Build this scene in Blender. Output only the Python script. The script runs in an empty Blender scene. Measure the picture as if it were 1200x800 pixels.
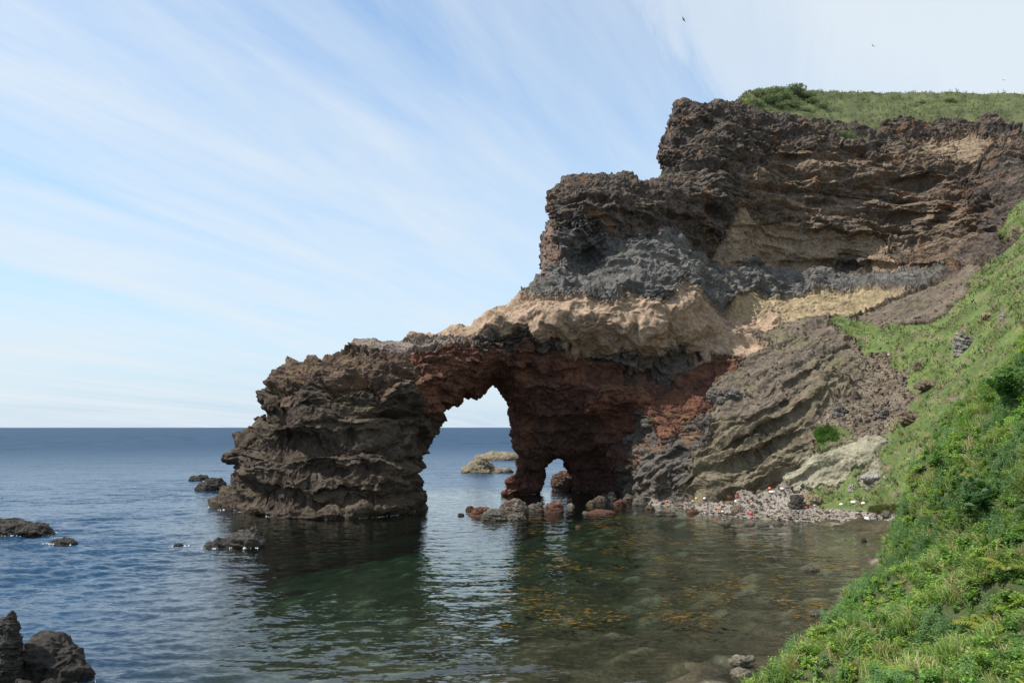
import bpy, math, random
import numpy as np
from mathutils import Vector
import time as _time
_T0 = _time.time()
def log(*a): print('[%.1fs]' % (_time.time() - _T0), *a, flush=True)

# ------------------------------------------------------------------ scene basics
scene = bpy.context.scene
COL = scene.collection
rng = np.random.default_rng(7)
H = 20.0                                  # eye height above the sea, metres
FPX = 933.0                               # focal length in photo pixels (28 mm lens)
PITCH = math.atan(100.0 / FPX)            # horizon at row 500 of 800
CP, SP = math.cos(PITCH), math.sin(PITCH)

cam_d = bpy.data.cameras.new('camera')
cam_d.lens = 36.0 * FPX / 1200.0
cam_d.sensor_width = 36.0
cam_d.clip_start = 0.2
cam_d.clip_end = 120000.0
cam = bpy.data.objects.new('camera', cam_d)
cam.location = (0, 0, H)
cam.rotation_euler = (math.radians(90) + PITCH, 0, 0)
COL.objects.link(cam)
scene.camera = cam

def ray(px, py):
    """direction through a photo pixel, scaled so that its y component is 1"""
    a = (np.asarray(px, float) - 600) / FPX
    b = (400 - np.asarray(py, float)) / FPX
    dy = CP - b * SP
    dz = SP + b * CP
    return np.stack([a / dy, np.ones_like(dy), dz / dy], -1)

def at(px, py, Y):
    return np.array([0, 0, H]) + ray(px, py) * np.asarray(Y, float)[..., None]

def on_water(px, py, z=0.0):
    d = ray(px, py)
    return np.array([0, 0, H]) + d * ((z - H) / d[..., 2])[..., None]

def to_px(P):
    x, y, z = P[..., 0], P[..., 1], P[..., 2] - H
    f = y * CP + z * SP
    u = -y * SP + z * CP
    return 600 + FPX * x / f, 400 - FPX * u / f

# ------------------------------------------------------------------ numpy noise
_perm = np.random.default_rng(3).permutation(256).astype(np.int32)
_perm = np.concatenate([_perm, _perm, _perm])
_g = np.random.default_rng(4).normal(size=(256, 3)).astype(np.float32)
_g /= np.linalg.norm(_g, axis=1, keepdims=True)

def gnoise(P, off=0.0):
    P = np.asarray(P, np.float32) + np.float32(off)
    i = np.floor(P).astype(np.int32)
    f = P - i
    i &= 255
    u = f * f * f * (f * (f * 6 - 15) + 10)
    out = 0
    for dx in (0, 1):
        px = _perm[(i[:, 0] + dx) & 255]
        wx = u[:, 0] if dx else 1 - u[:, 0]
        for dy in (0, 1):
            py = _perm[px + ((i[:, 1] + dy) & 255)]
            wy = wx * (u[:, 1] if dy else 1 - u[:, 1])
            for dz in (0, 1):
                g = _g[_perm[py + ((i[:, 2] + dz) & 255)]]
                d = g[:, 0] * (f[:, 0] - dx) + g[:, 1] * (f[:, 1] - dy) + g[:, 2] * (f[:, 2] - dz)
                out = out + d * wy * (u[:, 2] if dz else 1 - u[:, 2])
    return out * 1.6

def fbm(P, oct=4, off=0.0, gain=0.5):
    o, a, s = 0, 1.0, 1.0
    for k in range(oct):
        o = o + a * gnoise(P * s, off + 17.3 * k)
        a *= gain
        s *= 2.03
    return o

def ridged(P, oct=4, off=0.0, gain=0.5):
    o, a, s = 0, 1.0, 1.0
    for k in range(oct):
        o = o + a * (1 - 2 * np.abs(gnoise(P * s, off + 11.7 * k)))
        a *= gain
        s *= 2.1
    return o * 0.6

def worley(P, off=0.0):
    P = np.asarray(P, np.float32) + np.float32(off)
    i = np.floor(P).astype(np.int32)
    f = P - i
    best = np.full(len(P), 9.0, np.float32); hid = np.zeros(len(P), np.int32)
    sec = np.full(len(P), 9.0, np.float32)
    for dx in (-1, 0, 1):
        a = _perm[(i[:, 0] + dx) & 255]
        for dy in (-1, 0, 1):
            b = _perm[a + ((i[:, 1] + dy) & 255)]
            for dz in (-1, 0, 1):
                h = _perm[b + ((i[:, 2] + dz) & 255)]
                q = _g[h] * 0.48 + 0.5
                d = (q[:, 0] + dx - f[:, 0]) ** 2 + (q[:, 1] + dy - f[:, 1]) ** 2 + (q[:, 2] + dz - f[:, 2]) ** 2
                m = d < best
                sec = np.where(m, best, np.minimum(sec, d))
                best = np.where(m, d, best); hid = np.where(m, h, hid)
    return np.sqrt(best), np.sqrt(sec), hid / 255.0

def smooth(e0, e1, x):
    t = np.clip((x - e0) / (e1 - e0), 0, 1)
    return t * t * (3 - 2 * t)

# ------------------------------------------------------------------ mesh helpers
def new_mesh(name, V, F, smooth_shade=True):
    """V (n,3); F (m,k) one face size"""
    me = bpy.data.meshes.new(name)
    V = np.asarray(V, np.float32)
    F = np.asarray(F, np.int32)
    k = F.shape[1]
    me.vertices.add(len(V))
    me.vertices.foreach_set('co', V.ravel())
    me.loops.add(F.size)
    me.loops.foreach_set('vertex_index', F.ravel())
    me.polygons.add(len(F))
    me.polygons.foreach_set('loop_start', np.arange(0, F.size, k, dtype=np.int32))
    me.polygons.foreach_set('loop_total', np.full(len(F), k, np.int32))
    me.polygons.foreach_set('use_smooth', np.full(len(F), smooth_shade))
    me.update(calc_edges=True)
    return me

def set_col(me, C, name='Col'):
    a = me.color_attributes.new(name, 'FLOAT_COLOR', 'POINT')
    C = np.asarray(C, np.float32)
    if C.shape[1] == 3:
        C = np.concatenate([C, np.ones((len(C), 1), np.float32)], 1)
    a.data.foreach_set('color', C.ravel())

def link(name, me, mat=None, parent=None, kind=None, label=None, cat=None, group=None):
    o = bpy.data.objects.new(name, me)
    COL.objects.link(o)
    if me is not None and mat is not None:
        me.materials.append(mat)
    if parent is not None:
        o.parent = parent
    if kind: o['kind'] = kind
    if label: o['label'] = label
    if cat: o['category'] = cat
    if group: o['group'] = group
    return o

def vnormals(V, F):
    n = np.cross(V[F[:, 2]] - V[F[:, 0]], V[F[:, -1]] - V[F[:, 1]])
    out = np.zeros_like(V)
    for c in range(3):
        acc = 0
        for k in range(F.shape[1]):
            acc = acc + np.bincount(F[:, k], n[:, c], len(V))
        out[:, c] = acc
    return out / np.maximum(np.linalg.norm(out, axis=1, keepdims=True), 1e-9)

def subdivide(V, F):
    E = np.concatenate([F[:, [k, (k + 1) % 4]] for k in range(4)])
    Es = np.sort(E, 1)
    key = Es[:, 0].astype(np.int64) * len(V) + Es[:, 1]
    uq, first, inv = np.unique(key, return_index=True, return_inverse=True)
    mid = (V[Es[first, 0]] + V[Es[first, 1]]) / 2
    cen = V[F].mean(1)
    n0, n1, m = len(V), len(mid), len(F)
    em = (inv + n0).reshape(4, m)
    c = np.arange(m) + n0 + n1
    Q = np.concatenate([np.stack([F[:, k], em[k], c, em[(k - 1) % 4]], 1) for k in range(4)])
    return np.concatenate([V, mid, cen]), Q

def relax(V, F, it=1, w=0.5):
    for _ in range(it):
        acc = np.zeros_like(V); cnt = 0
        for k in range(4):
            for c in range(3):
                acc[:, c] += np.bincount(F[:, k], V[F[:, (k + 1) % 4], c] + V[F[:, (k - 1) % 4], c], len(V))
            cnt = cnt + np.bincount(F[:, k], minlength=len(V)) * 2
        V = V * (1 - w) + w * acc / np.maximum(cnt, 1)[:, None]
    return V

def compact(V, F):
    used = np.zeros(len(V), bool); used[F] = True
    idx = np.cumsum(used) - 1
    return V[used], idx[F], used

def grid_faces(nu, nv):
    i = np.arange((nu - 1) * (nv - 1))
    r, c = i // (nv - 1), i % (nv - 1)
    a = r * nv + c
    return np.stack([a, a + nv, a + nv + 1, a + 1], 1)

def surface_nets(S, org, h):
    """S: field, negative inside; returns quads facing outward"""
    neg = S < 0
    nx, ny, nz = S.shape
    c = np.zeros((nx - 1, ny - 1, nz - 1), np.uint8)
    for a in (0, 1):
        for b in (0, 1):
            for d in (0, 1):
                c += neg[a:nx - 1 + a, b:ny - 1 + b, d:nz - 1 + d]
    cells = np.argwhere((c > 0) & (c < 8))
    cid = np.full(c.shape, -1, np.int32)
    cid[cells[:, 0], cells[:, 1], cells[:, 2]] = np.arange(len(cells))
    corner = {}
    for a in (0, 1):
        for b in (0, 1):
            for d in (0, 1):
                corner[a, b, d] = S[cells[:, 0] + a, cells[:, 1] + b, cells[:, 2] + d]
    acc = np.zeros((len(cells), 3)); cnt = np.zeros(len(cells))
    for k in corner:
        for ax in range(3):
            if k[ax] == 0:
                k2 = list(k); k2[ax] = 1
                s0, s1 = corner[k], corner[tuple(k2)]
                m = (s0 < 0) != (s1 < 0)
                t = np.where(m, s0 / np.where(m, s0 - s1, 1), 0)
                p = np.array(k, float)[None].repeat(len(cells), 0)
                p[:, ax] = t
                acc += p * m[:, None]; cnt += m
    V = (cells + acc / cnt[:, None]) * h + org
    quads = []
    for ax in range(3):
        o1, o2 = [(1, 2), (2, 0), (0, 1)][ax]
        sl0 = [slice(None)] * 3; sl1 = [slice(None)] * 3
        sl0[ax] = slice(0, -1); sl1[ax] = slice(1, None)
        ch = neg[tuple(sl0)] != neg[tuple(sl1)]
        e = np.argwhere(ch)
        ok = (e[:, o1] > 0) & (e[:, o2] > 0) & (e[:, o1] < S.shape[o1] - 1) & (e[:, o2] < S.shape[o2] - 1)
        e = e[ok]
        q = []
        for d1, d2 in ((-1, -1), (0, -1), (0, 0), (-1, 0)):
            f = e.copy(); f[:, o1] += d1; f[:, o2] += d2
            q.append(cid[f[:, 0], f[:, 1], f[:, 2]])
        q = np.stack(q, 1)
        inside = neg[e[:, 0], e[:, 1], e[:, 2]]
        q[~inside] = q[~inside][:, ::-1]
        quads.append(q)
    return V, np.concatenate(quads)

def rbf2(pts, vals, smoothing=0.0):
    """thin plate spline through (px,py)->value"""
    p = np.asarray(pts, float) / 100.0
    v = np.asarray(vals, float)
    n = len(p)
    d = np.linalg.norm(p[:, None] - p[None], axis=2)
    K = np.where(d > 0, d * d * np.log(np.maximum(d, 1e-9)), 0) + smoothing * np.eye(n)
    A = np.zeros((n + 3, n + 3))
    A[:n, :n] = K; A[:n, n] = 1; A[:n, n + 1:] = p; A[n, :n] = 1; A[n + 1:, :n] = p.T
    w = np.linalg.solve(A, np.concatenate([v, np.zeros(3)]))
    def f(x, y):
        x = np.asarray(x, float) / 100; y = np.asarray(y, float) / 100
        out = w[n] + w[n + 1] * x + w[n + 2] * y
        for k in range(n):
            r2 = (x - p[k, 0]) ** 2 + (y - p[k, 1]) ** 2
            out = out + w[k] * 0.5 * np.where(r2 > 0, r2 * np.log(np.maximum(r2, 1e-12)), 0)
        return out
    return f

def poly_sd(poly, X, Y):
    """signed distance to a closed polygon, positive inside"""
    poly = np.asarray(poly, float)
    d = np.full(X.shape, 1e9); ins = np.zeros(X.shape, bool)
    for k in range(len(poly)):
        ax, ay = poly[k]; bx, by = poly[(k + 1) % len(poly)]
        ex, ey = bx - ax, by - ay
        wx, wy = X - ax, Y - ay
        t = np.clip((wx * ex + wy * ey) / max(ex * ex + ey * ey, 1e-9), 0, 1)
        d = np.minimum(d, (wx - t * ex) ** 2 + (wy - t * ey) ** 2)
        c = ((ay <= Y) & (by > Y)) | ((by <= Y) & (ay > Y))
        if ey != 0:
            ins ^= c & (X < ax + (Y - ay) / ey * ex)
    d = np.sqrt(d)
    return np.where(ins, d, -d)

# ------------------------------------------------------------------ node helpers
def mat_new(name):
    m = bpy.data.materials.new(name)
    m.use_nodes = True
    nt = m.node_tree
    for n in list(nt.nodes): nt.nodes.remove(n)
    return m, nt

def N(nt, t, ins=None, **kw):
    n = nt.nodes.new(t)
    for k, v in kw.items(): setattr(n, k, v)
    for k, v in (ins or {}).items():
        s = n.inputs[k]
        if isinstance(v, bpy.types.NodeSocket): nt.links.new(v, s)
        else: s.default_value = v
    return n

def math_(nt, op, a, b=None, clamp=False):
    n = N(nt, 'ShaderNodeMath', operation=op, use_clamp=clamp)
    for k, v in enumerate((a, b)):
        if v is None: continue
        if isinstance(v, bpy.types.NodeSocket): nt.links.new(v, n.inputs[k])
        else: n.inputs[k].default_value = v
    return n.outputs[0]

def mixc(nt, fac, a, b, blend='MIX'):
    n = N(nt, 'ShaderNodeMix', data_type='RGBA', blend_type=blend)
    for k, v in ((0, fac), (6, a), (7, b)):
        if isinstance(v, bpy.types.NodeSocket): nt.links.new(v, n.inputs[k])
        else: n.inputs[k].default_value = v if k == 0 else ((*v, 1) if len(v) == 3 else v)
    return n.outputs[2]

def ramp(nt, fac, stops, interp='LINEAR'):
    n = N(nt, 'ShaderNodeValToRGB', {'Fac': fac})
    cr = n.color_ramp; cr.interpolation = interp
    while len(cr.elements) > 1: cr.elements.remove(cr.elements[-1])
    for k, (p, c) in enumerate(stops):
        e = cr.elements[0] if k == 0 else cr.elements.new(p)
        e.position = p
        c = (c, c, c) if isinstance(c, (int, float)) else c
        e.color = (*c, 1)
    return n.outputs[0]

def rock_material(name, scale=1.0, bump=1.0, wet=True):
    m, nt = mat_new(name)
    tc = N(nt, 'ShaderNodeNewGeometry').outputs['Position']
    att = N(nt, 'ShaderNodeAttribute', attribute_name='Col')
    n1 = N(nt, 'ShaderNodeTexNoise', {'Vector': tc, 'Scale': 0.9 * scale, 'Detail': 8.0, 'Roughness': 0.68}).outputs['Fac']
    n2 = N(nt, 'ShaderNodeTexNoise', {'Vector': tc, 'Scale': 3.2 * scale, 'Detail': 6.0, 'Roughness': 0.7}).outputs['Fac']
    v = N(nt, 'ShaderNodeTexVoronoi', {'Vector': tc, 'Scale': 1.1 * scale, 'Randomness': 1.0}, feature='F1').outputs['Distance']
    k = ramp(nt, n1, [(0.3, 0.62), (0.5, 1.0), (0.72, 1.42)])
    c = mixc(nt, 1.0, att.outputs['Color'], k, 'MULTIPLY')
    k2 = ramp(nt, n2, [(0.35, 0.72), (0.55, 1.0), (0.7, 1.3)])
    c = mixc(nt, 1.0, c, k2, 'MULTIPLY')
    h = math_(nt, 'ADD', math_(nt, 'MULTIPLY', n1, 0.55), math_(nt, 'ADD', math_(nt, 'MULTIPLY', n2, 0.28), math_(nt, 'MULTIPLY', v, 0.3)))
    b = N(nt, 'ShaderNodeBump', {'Height': h, 'Strength': att.outputs['Alpha'], 'Distance': 1.1 * bump / scale})
    rough = 0.88
    if wet:   # the splash zone just over the sea is wet, darker algae-stained rock
        z = N(nt, 'ShaderNodeSeparateXYZ', {'Vector': tc}).outputs['Z']
        w = math_(nt, 'ADD', z, math_(nt, 'MULTIPLY', n1, -1.8))
        wf = ramp(nt, math_(nt, 'ADD', math_(nt, 'MULTIPLY', w, 0.28), 0.3), [(0.0, 0.0), (0.55, 1.0)])
        c = mixc(nt, wf, mixc(nt, 1.0, c, (0.5, 0.46, 0.36), 'MULTIPLY'), c)
        rough = ramp(nt, wf, [(0, 0.45), (1, 0.9)])
    p = N(nt, 'ShaderNodeBsdfPrincipled', {'Base Color': c, 'Roughness': rough, 'Specular IOR Level': 0.25, 'Normal': b.outputs[0]})
    o = N(nt, 'ShaderNodeOutputMaterial', {'Surface': p.outputs[0]})
    return m

M_ROCK = rock_material('weathered_rock')
M_BOULDER = rock_material('boulder_rock', scale=1.6)
M_BED = rock_material('seabed_rock', scale=1.2, wet=False)
M_TURF = rock_material('short_turf', scale=2.0, bump=0.5, wet=False)

# ------------------------------------------------------------------ the headland: solid field
SKY = [(640,324),(636,300),(638,272),(646,258),(643,240),(652,221),(658,211),(675,209),(692,205),(712,207),(732,206),
       (747,213),(760,216),(770,214),(780,202),(774,186),(775,172),(780,164),(788,152),(791,138),(793,123),(800,120),(810,125),
       (820,122),(842,118),(864,126),(875,131),(905,132),(930,136),(969,139.5),(1011,145),(1035,136),(1054,132),(1085,135),
       (1117,131),(1160,131),(1200,144),(1260,150),(1420,170)]
B_POLY = [(575,388),(560,378),(582,360),(604,361),(608,350),(624,340)] + SKY + [(1420,760),(712,760),(712,600),(716,575),(700,545),(688,520),(672,490),(640,440),(600,402)]
F_POLY = [(208,680),(216,625),(224,603),(238,590),(252,580),(268,571),(273,562),(278,551),(277,541),(272,531),(274,521),(281,514),(299,501),
          (294,494),(291,488),(303,482),(302,470),(308,459),(313,450),(319,445),(324,437),(332,430),(342,424),(347,418),(370,412),(388,411),(404,409),
          (407,400),(441,395),(466,395.5),(473,387),(479,384),(501,380),(520,381),(529,379.5),(547,383),(560,376),(582,360),(640,350),(700,350),
          (780,395),(790,620),(790,700)]
HOLE1 = [(496,597),(493,588),(489,576),(494,555),(500,530),(509,508),(523,494),(549,471),(557,465),(578,450),(583,457),(590,465),
         (594,480),(599,491),(594,501),(599,517),(597,544),(589,562),(581,576),(579,582),(572,700),(498,700),(496,640)]
HOLE2 = [(637,700),(637,600),(640,580),(641,568),(642,556),(647,546),(654,541),(661,545),(667,556),(670,570),(671,590),(671,700)]

B_PTS = [
 # upper cliff
 (792,130,256),(800,200,252),(780,190,254),(850,125,262),(850,165,254),(850,210,248),(850,250,250),(830,285,247),
 (900,140,270),(900,175,262),(900,230,260),(900,270,259),(900,300,262),(950,165,268),(1000,150,276),(1000,185,268),(1000,240,265),
 (1000,285,264),(1000,308,267),(1100,140,282),(1100,185,266),(1100,240,260),(1100,290,258),(1190,150,268),(1190,200,250),(1150,250,247),
 (1150,285,238),(1300,160,262),(1300,230,225),(1400,180,250),
 # buttress block and grey band
 (660,220,227),(700,222,224),(745,225,228),(770,222,238),(650,255,224),(640,300,222),(690,265,222),(740,260,227),(690,305,227),(655,310,219),
 (730,310,220),(780,300,226),(790,260,237),(820,320,230),(860,335,238),(900,322,252),(960,325,256),(1030,325,252),(1080,318,247),
 # buff rock
 (575,378,216),(600,372,213),(640,360,210),(640,390,211),(690,370,209),(690,400,211),(740,380,209),(750,400,211),(800,370,217),(800,400,215),
 (850,385,224),(880,370,236),(930,352,247),(1000,348,246),
 # red recess and lower rocks
 (650,425,219),(700,432,222),(760,435,221),(820,430,219),(700,450,213),(760,470,214),(730,500,221),(700,520,226),(800,470,212),
 (690,560,246),(700,575,246),(722,560,226),(740,540,216),(770,510,209),(770,560,205),(745,590,212),(790,600,200),
 # bedded apron
 (800,550,202),(820,520,201),(850,480,204),(880,440,211),(900,410,217),(940,385,226),(980,385,224),(1000,420,213),(970,450,205),(940,490,196),
 (900,530,191),(850,570,191),(880,580,187),(800,590,203),(1010,380,226),(1050,350,231),(1100,340,226),
 # gully, limestone shelf, beach
 (1000,480,196),(1040,440,203),(1010,520,183),(960,540,186),(920,565,185),(820,600,188),(850,604,182.5),(900,608,175.5),(950,612,169.5),
 (1000,616,163.5),(1040,619,160),(850,592,189),(900,589,186),(950,590,180),(1000,596,172.5),(1040,602,166),(860,625,163),(930,632,152),(1000,636,148),(1060,645,140),(800,608,188),(760,600,206),(740,660,160),
 # turf slope
 (1050,590,163),(1060,550,167),(1050,500,182),(1090,540,158),(1100,470,174),(1090,420,193),(1130,400,183),(1150,440,165),(1150,350,196),
 (1190,400,160),(1190,320,188),(1200,270,212),(1140,320,215),(1300,300,175),(1300,400,140),(1400,300,160),(1200,500,140),(1300,600,110),(1200,640,120)]
F_PTS = [  # px, py, centre depth, half thickness
 (380,600,198,20),(300,590,200,17),(250,600,203,12),(460,600,200,18),(495,590,203,14),(280,540,203,14),(380,530,202,20),(460,530,204,19),
 (310,460,205,12),(380,450,205,17),(450,440,208,17),(350,420,206,13),(430,405,208,12),(510,400,214,14),(520,440,216,17),(505,520,209,15),
 (560,395,222,14),(560,430,226,17),(580,440,231,17),(620,420,232,18),(600,390,226,14),(610,480,240,13),(610,540,243,10),(600,580,245,11),(620,590,245,10),
 (650,480,240,15),(660,430,238,18),(680,500,240,13),(680,400,232,16),(740,480,238,15),(740,560,240,14),(695,560,256,7),(720,600,244,10),(640,540,246,9),(780,420,240,14),(780,600,238,14)]
# local dents (+ deeper) and bosses (-): px, py, rx, ry, tilt deg, metres
DENTS = [(690,308,20,20,0,6),(835,285,26,12,30,5),(745,262,40,10,-10,3),(800,262,22,16,0,4),(720,440,46,8,5,4.5),(800,423,30,6,-20,4),(960,312,110,5,0,5),
 (1090,312,40,5,0,3),(330,478,30,7,-5,5),(345,520,26,10,0,4),(390,552,34,9,0,3.5),(282,533,10,9,0,4),(430,505,40,8,-8,3),(400,590,60,5,0,2.5),(320,587,45,5,0,2),
 (360,565,60,6,0,-2.5),(340,499,40,7,-12,-3),(470,480,20,30,20,2),(920,470,60,4,-30,2.5),(900,500,60,4,-30,2.5),(960,430,50,4,-30,2),(880,530,60,4,-25,2.5),
 (930,190,30,18,0,3),(870,200,22,30,20,3),(1010,245,60,8,10,2.5),(1090,215,26,10,0,4),(900,262,60,8,-4,-1.5),(820,150,20,12,0,3),(700,340,24,9,-20,-3),
 (795,340,40,16,20,-3),(745,385,10,20,20,2.5),(663,375,8,24,20,2),(855,360,14,10,0,3),(775,575,12,14,0,3),(800,520,8,30,20,2),(690,480,18,10,0,-3),(720,455,30,12,0,-3)]

TX = np.arange(180, 1424, 2.0); TY = np.arange(90, 760, 2.0)
GX, GY = np.meshgrid(TX, TY, indexing='ij')
bp = np.array(B_PTS, float); fp = np.array(F_PTS, float)
tabD = rbf2(bp[:, :2], bp[:, 2], 0.01)(GX, GY)
tabC = rbf2(fp[:, :2], fp[:, 2], 0.05)(GX, GY)
tabT = np.clip(rbf2(fp[:, :2], fp[:, 3], 0.05)(GX, GY), 7, 22)
for (x, y, rx, ry, tl, d) in DENTS:
    c, s = math.cos(math.radians(tl)), math.sin(math.radians(tl))
    u = ((GX - x) * c + (GY - y) * s) / rx; v = (-(GX - x) * s + (GY - y) * c) / ry
    g = np.exp(-(u * u + v * v)) * d
    tabD += g
    tabT = np.where(GX < 560, tabT - g, tabT)
tabD = np.clip(tabD, 95, 300); tabC = np.clip(tabC, 190, 255)
tabSB = poly_sd(B_POLY, GX, GY)
tabSF = np.minimum(poly_sd(F_POLY, GX, GY), -np.maximum(poly_sd(HOLE1, GX, GY), poly_sd(HOLE2, GX, GY)))
log('tables')

def look(tab, px, py):
    x = np.clip((px - TX[0]) / 2, 0, len(TX) - 1.001); y = np.clip((py - TY[0]) / 2, 0, len(TY) - 1.001)
    i = x.astype(np.int32); j = y.astype(np.int32); u = x - i; v = y - j
    return (tab[i, j] * (1 - u) + tab[i + 1, j] * u) * (1 - v) + (tab[i, j + 1] * (1 - u) + tab[i + 1, j + 1] * u) * v

tab_all = [t.astype(np.float32) for t in (tabD, tabC, tabT, tabSB, tabSF)]
def field(P):
    px, py = to_px(P)
    D, C, T, sb, sf = [look(t, px, py) for t in tab_all]
    Y = P[..., 1]
    m = Y / FPX
    R = 7.0
    u = np.maximum(1 - sb * m / R, 0); w = np.maximum((R - (Y - D)) / R, 0)
    fb = (np.sqrt(u * u + w * w) - 1) * R
    R2 = 9.0
    u = np.maximum(1 - sf * m / R2, 0); w = np.abs(Y - C) / T
    ff = (np.sqrt(u * u + w * w) - 1) * np.minimum(T, R2)
    k = 2.5
    h = np.clip(0.5 + 0.5 * (ff - fb) / k, 0, 1)
    return ff * (1 - h) + fb * h - k * h * (1 - h)

def march(px, py, y0=95.0, y1=300.0, step=0.5):
    """first point of the headland seen through a photo pixel"""
    d = ray(px, py)
    Ys = np.arange(y0, y1, step)
    P = np.array([0, 0, H]) + d[:, None, :] * Ys[None, :, None]
    s = field(P.reshape(-1, 3)).reshape(len(d), -1)
    s[P[..., 2] < -8] = 9
    hit = s < 0
    k = np.where(hit.any(1), hit.argmax(1), -1)
    return P[np.arange(len(d)), k], k >= 0

h = 0.64
org = np.array([-80.0, 108.0, -5.0])
nx, ny, nz = int(262 / h), int(186 / h), int(142 / h)
S = np.empty((nx, ny, nz), np.float32)
ys = (org[1] + np.arange(ny) * h).astype(np.float32); zs = (org[2] + np.arange(nz) * h).astype(np.float32)
YY, ZZ = np.meshgrid(ys, zs, indexing='ij')
for i in range(nx):
    P = np.stack([np.full_like(YY, org[0] + i * h), YY, ZZ], -1)
    S[i] = field(P)
log('field', S.shape)
V, F = surface_nets(S, org, h)
del S
V = relax(V, F, 2, 0.5)
log('nets', len(V), len(F))

# -------- rock kinds: colour a, colour b, amplitudes (big, medium, cell, bedding, fine), bedding normal, bed thickness
UP = (0.05, 0.05, 1.0); DIP = (-0.45, 0.1, 0.88); SWIRL = (0.2, 0.3, 0.9)
KIND = {
 'D': ((.056,.042,.031), (.104,.079,.056), (1.6, 1.4, 1.1, 1.8, .38), UP, 3.0),
 'N': ((.080,.052,.038), (.150,.102,.068), (1.3, 1.2, 1.1, 1.6, .45), UP, 2.2),
 'P': ((.200,.155,.130), (.260,.215,.180), (0.6, 0.7, 0.6, 0.9, .35), UP, 1.2),
 'R': ((.100,.046,.033), (.190,.086,.052), (1.3, 1.4, 1.0, 1.1, .35), UP, 2.5),
 'C': ((.085,.048,.037), (.140,.074,.053), (1.4, 1.4, 1.2, 0.8, .45), UP, 2.5),
 'H': ((.110,.092,.080), (.170,.145,.125), (0.8, 1.0, 0.9, 1.2, .40), UP, 1.6),
 'B': ((.240,.168,.115), (.355,.255,.175), (2.3, 1.5, 0.25, 0.5, .10), SWIRL, 5.0),
 'Y': ((.235,.180,.110), (.330,.255,.150), (1.2, 1.2, 0.5, 0.4, .24), UP, 3.0),
 'G': ((.088,.082,.075), (.155,.144,.132), (1.5, 1.9, 0.7, 0.9, .28), SWIRL, 2.4),
 'L': ((.170,.110,.085), (.220,.150,.115), (0.8, 0.9, 0.7, 0.4, .35), UP, 2.0),
 'K': ((.066,.053,.045), (.134,.104,.083), (1.5, 1.5, 1.3, 1.5, .5), UP, 2.8),
 'M': ((.108,.081,.061), (.210,.153,.107), (1.2, 1.2, 1.0, 1.6, .4), UP, 2.6),
 'T': ((.205,.152,.104), (.300,.225,.150), (0.8, 1.0, 0.8, 0.8, .35), UP, 2.0),
 'A': ((.115,.092,.070), (.175,.140,.105), (0.9, 0.5, 0.35, 1.2, .25), DIP, 3.2),
 'O': ((.105,.088,.058), (.180,.148,.100), (0.9, 0.7, 0.6, 2.4, .25), DIP, 3.6),
 'E': ((.085,.076,.066), (.140,.122,.102), (1.0, 1.3, 1.4, 0.8, .45), DIP, 2.4),
 'I': ((.200,.185,.130), (.290,.265,.190), (0.5, 0.5, 0.5, 0.8, .20), DIP, 1.6),
 'W': ((.150,.115,.085), (.225,.180,.130), (0.6, 0.6, 0.9, 0.2, .45), DIP, 2.0),
 'U': ((.075,.105,.028), (.130,.150,.045), (0.5, 0.35, 0.0, 0.0, .18), UP, 2.0),
 'S': ((.190,.162,.135), (.270,.235,.200), (0.15, 0.12, 0.1, 0.0, .14), UP, 2.0)}
KEYS = list(KIND)
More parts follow.
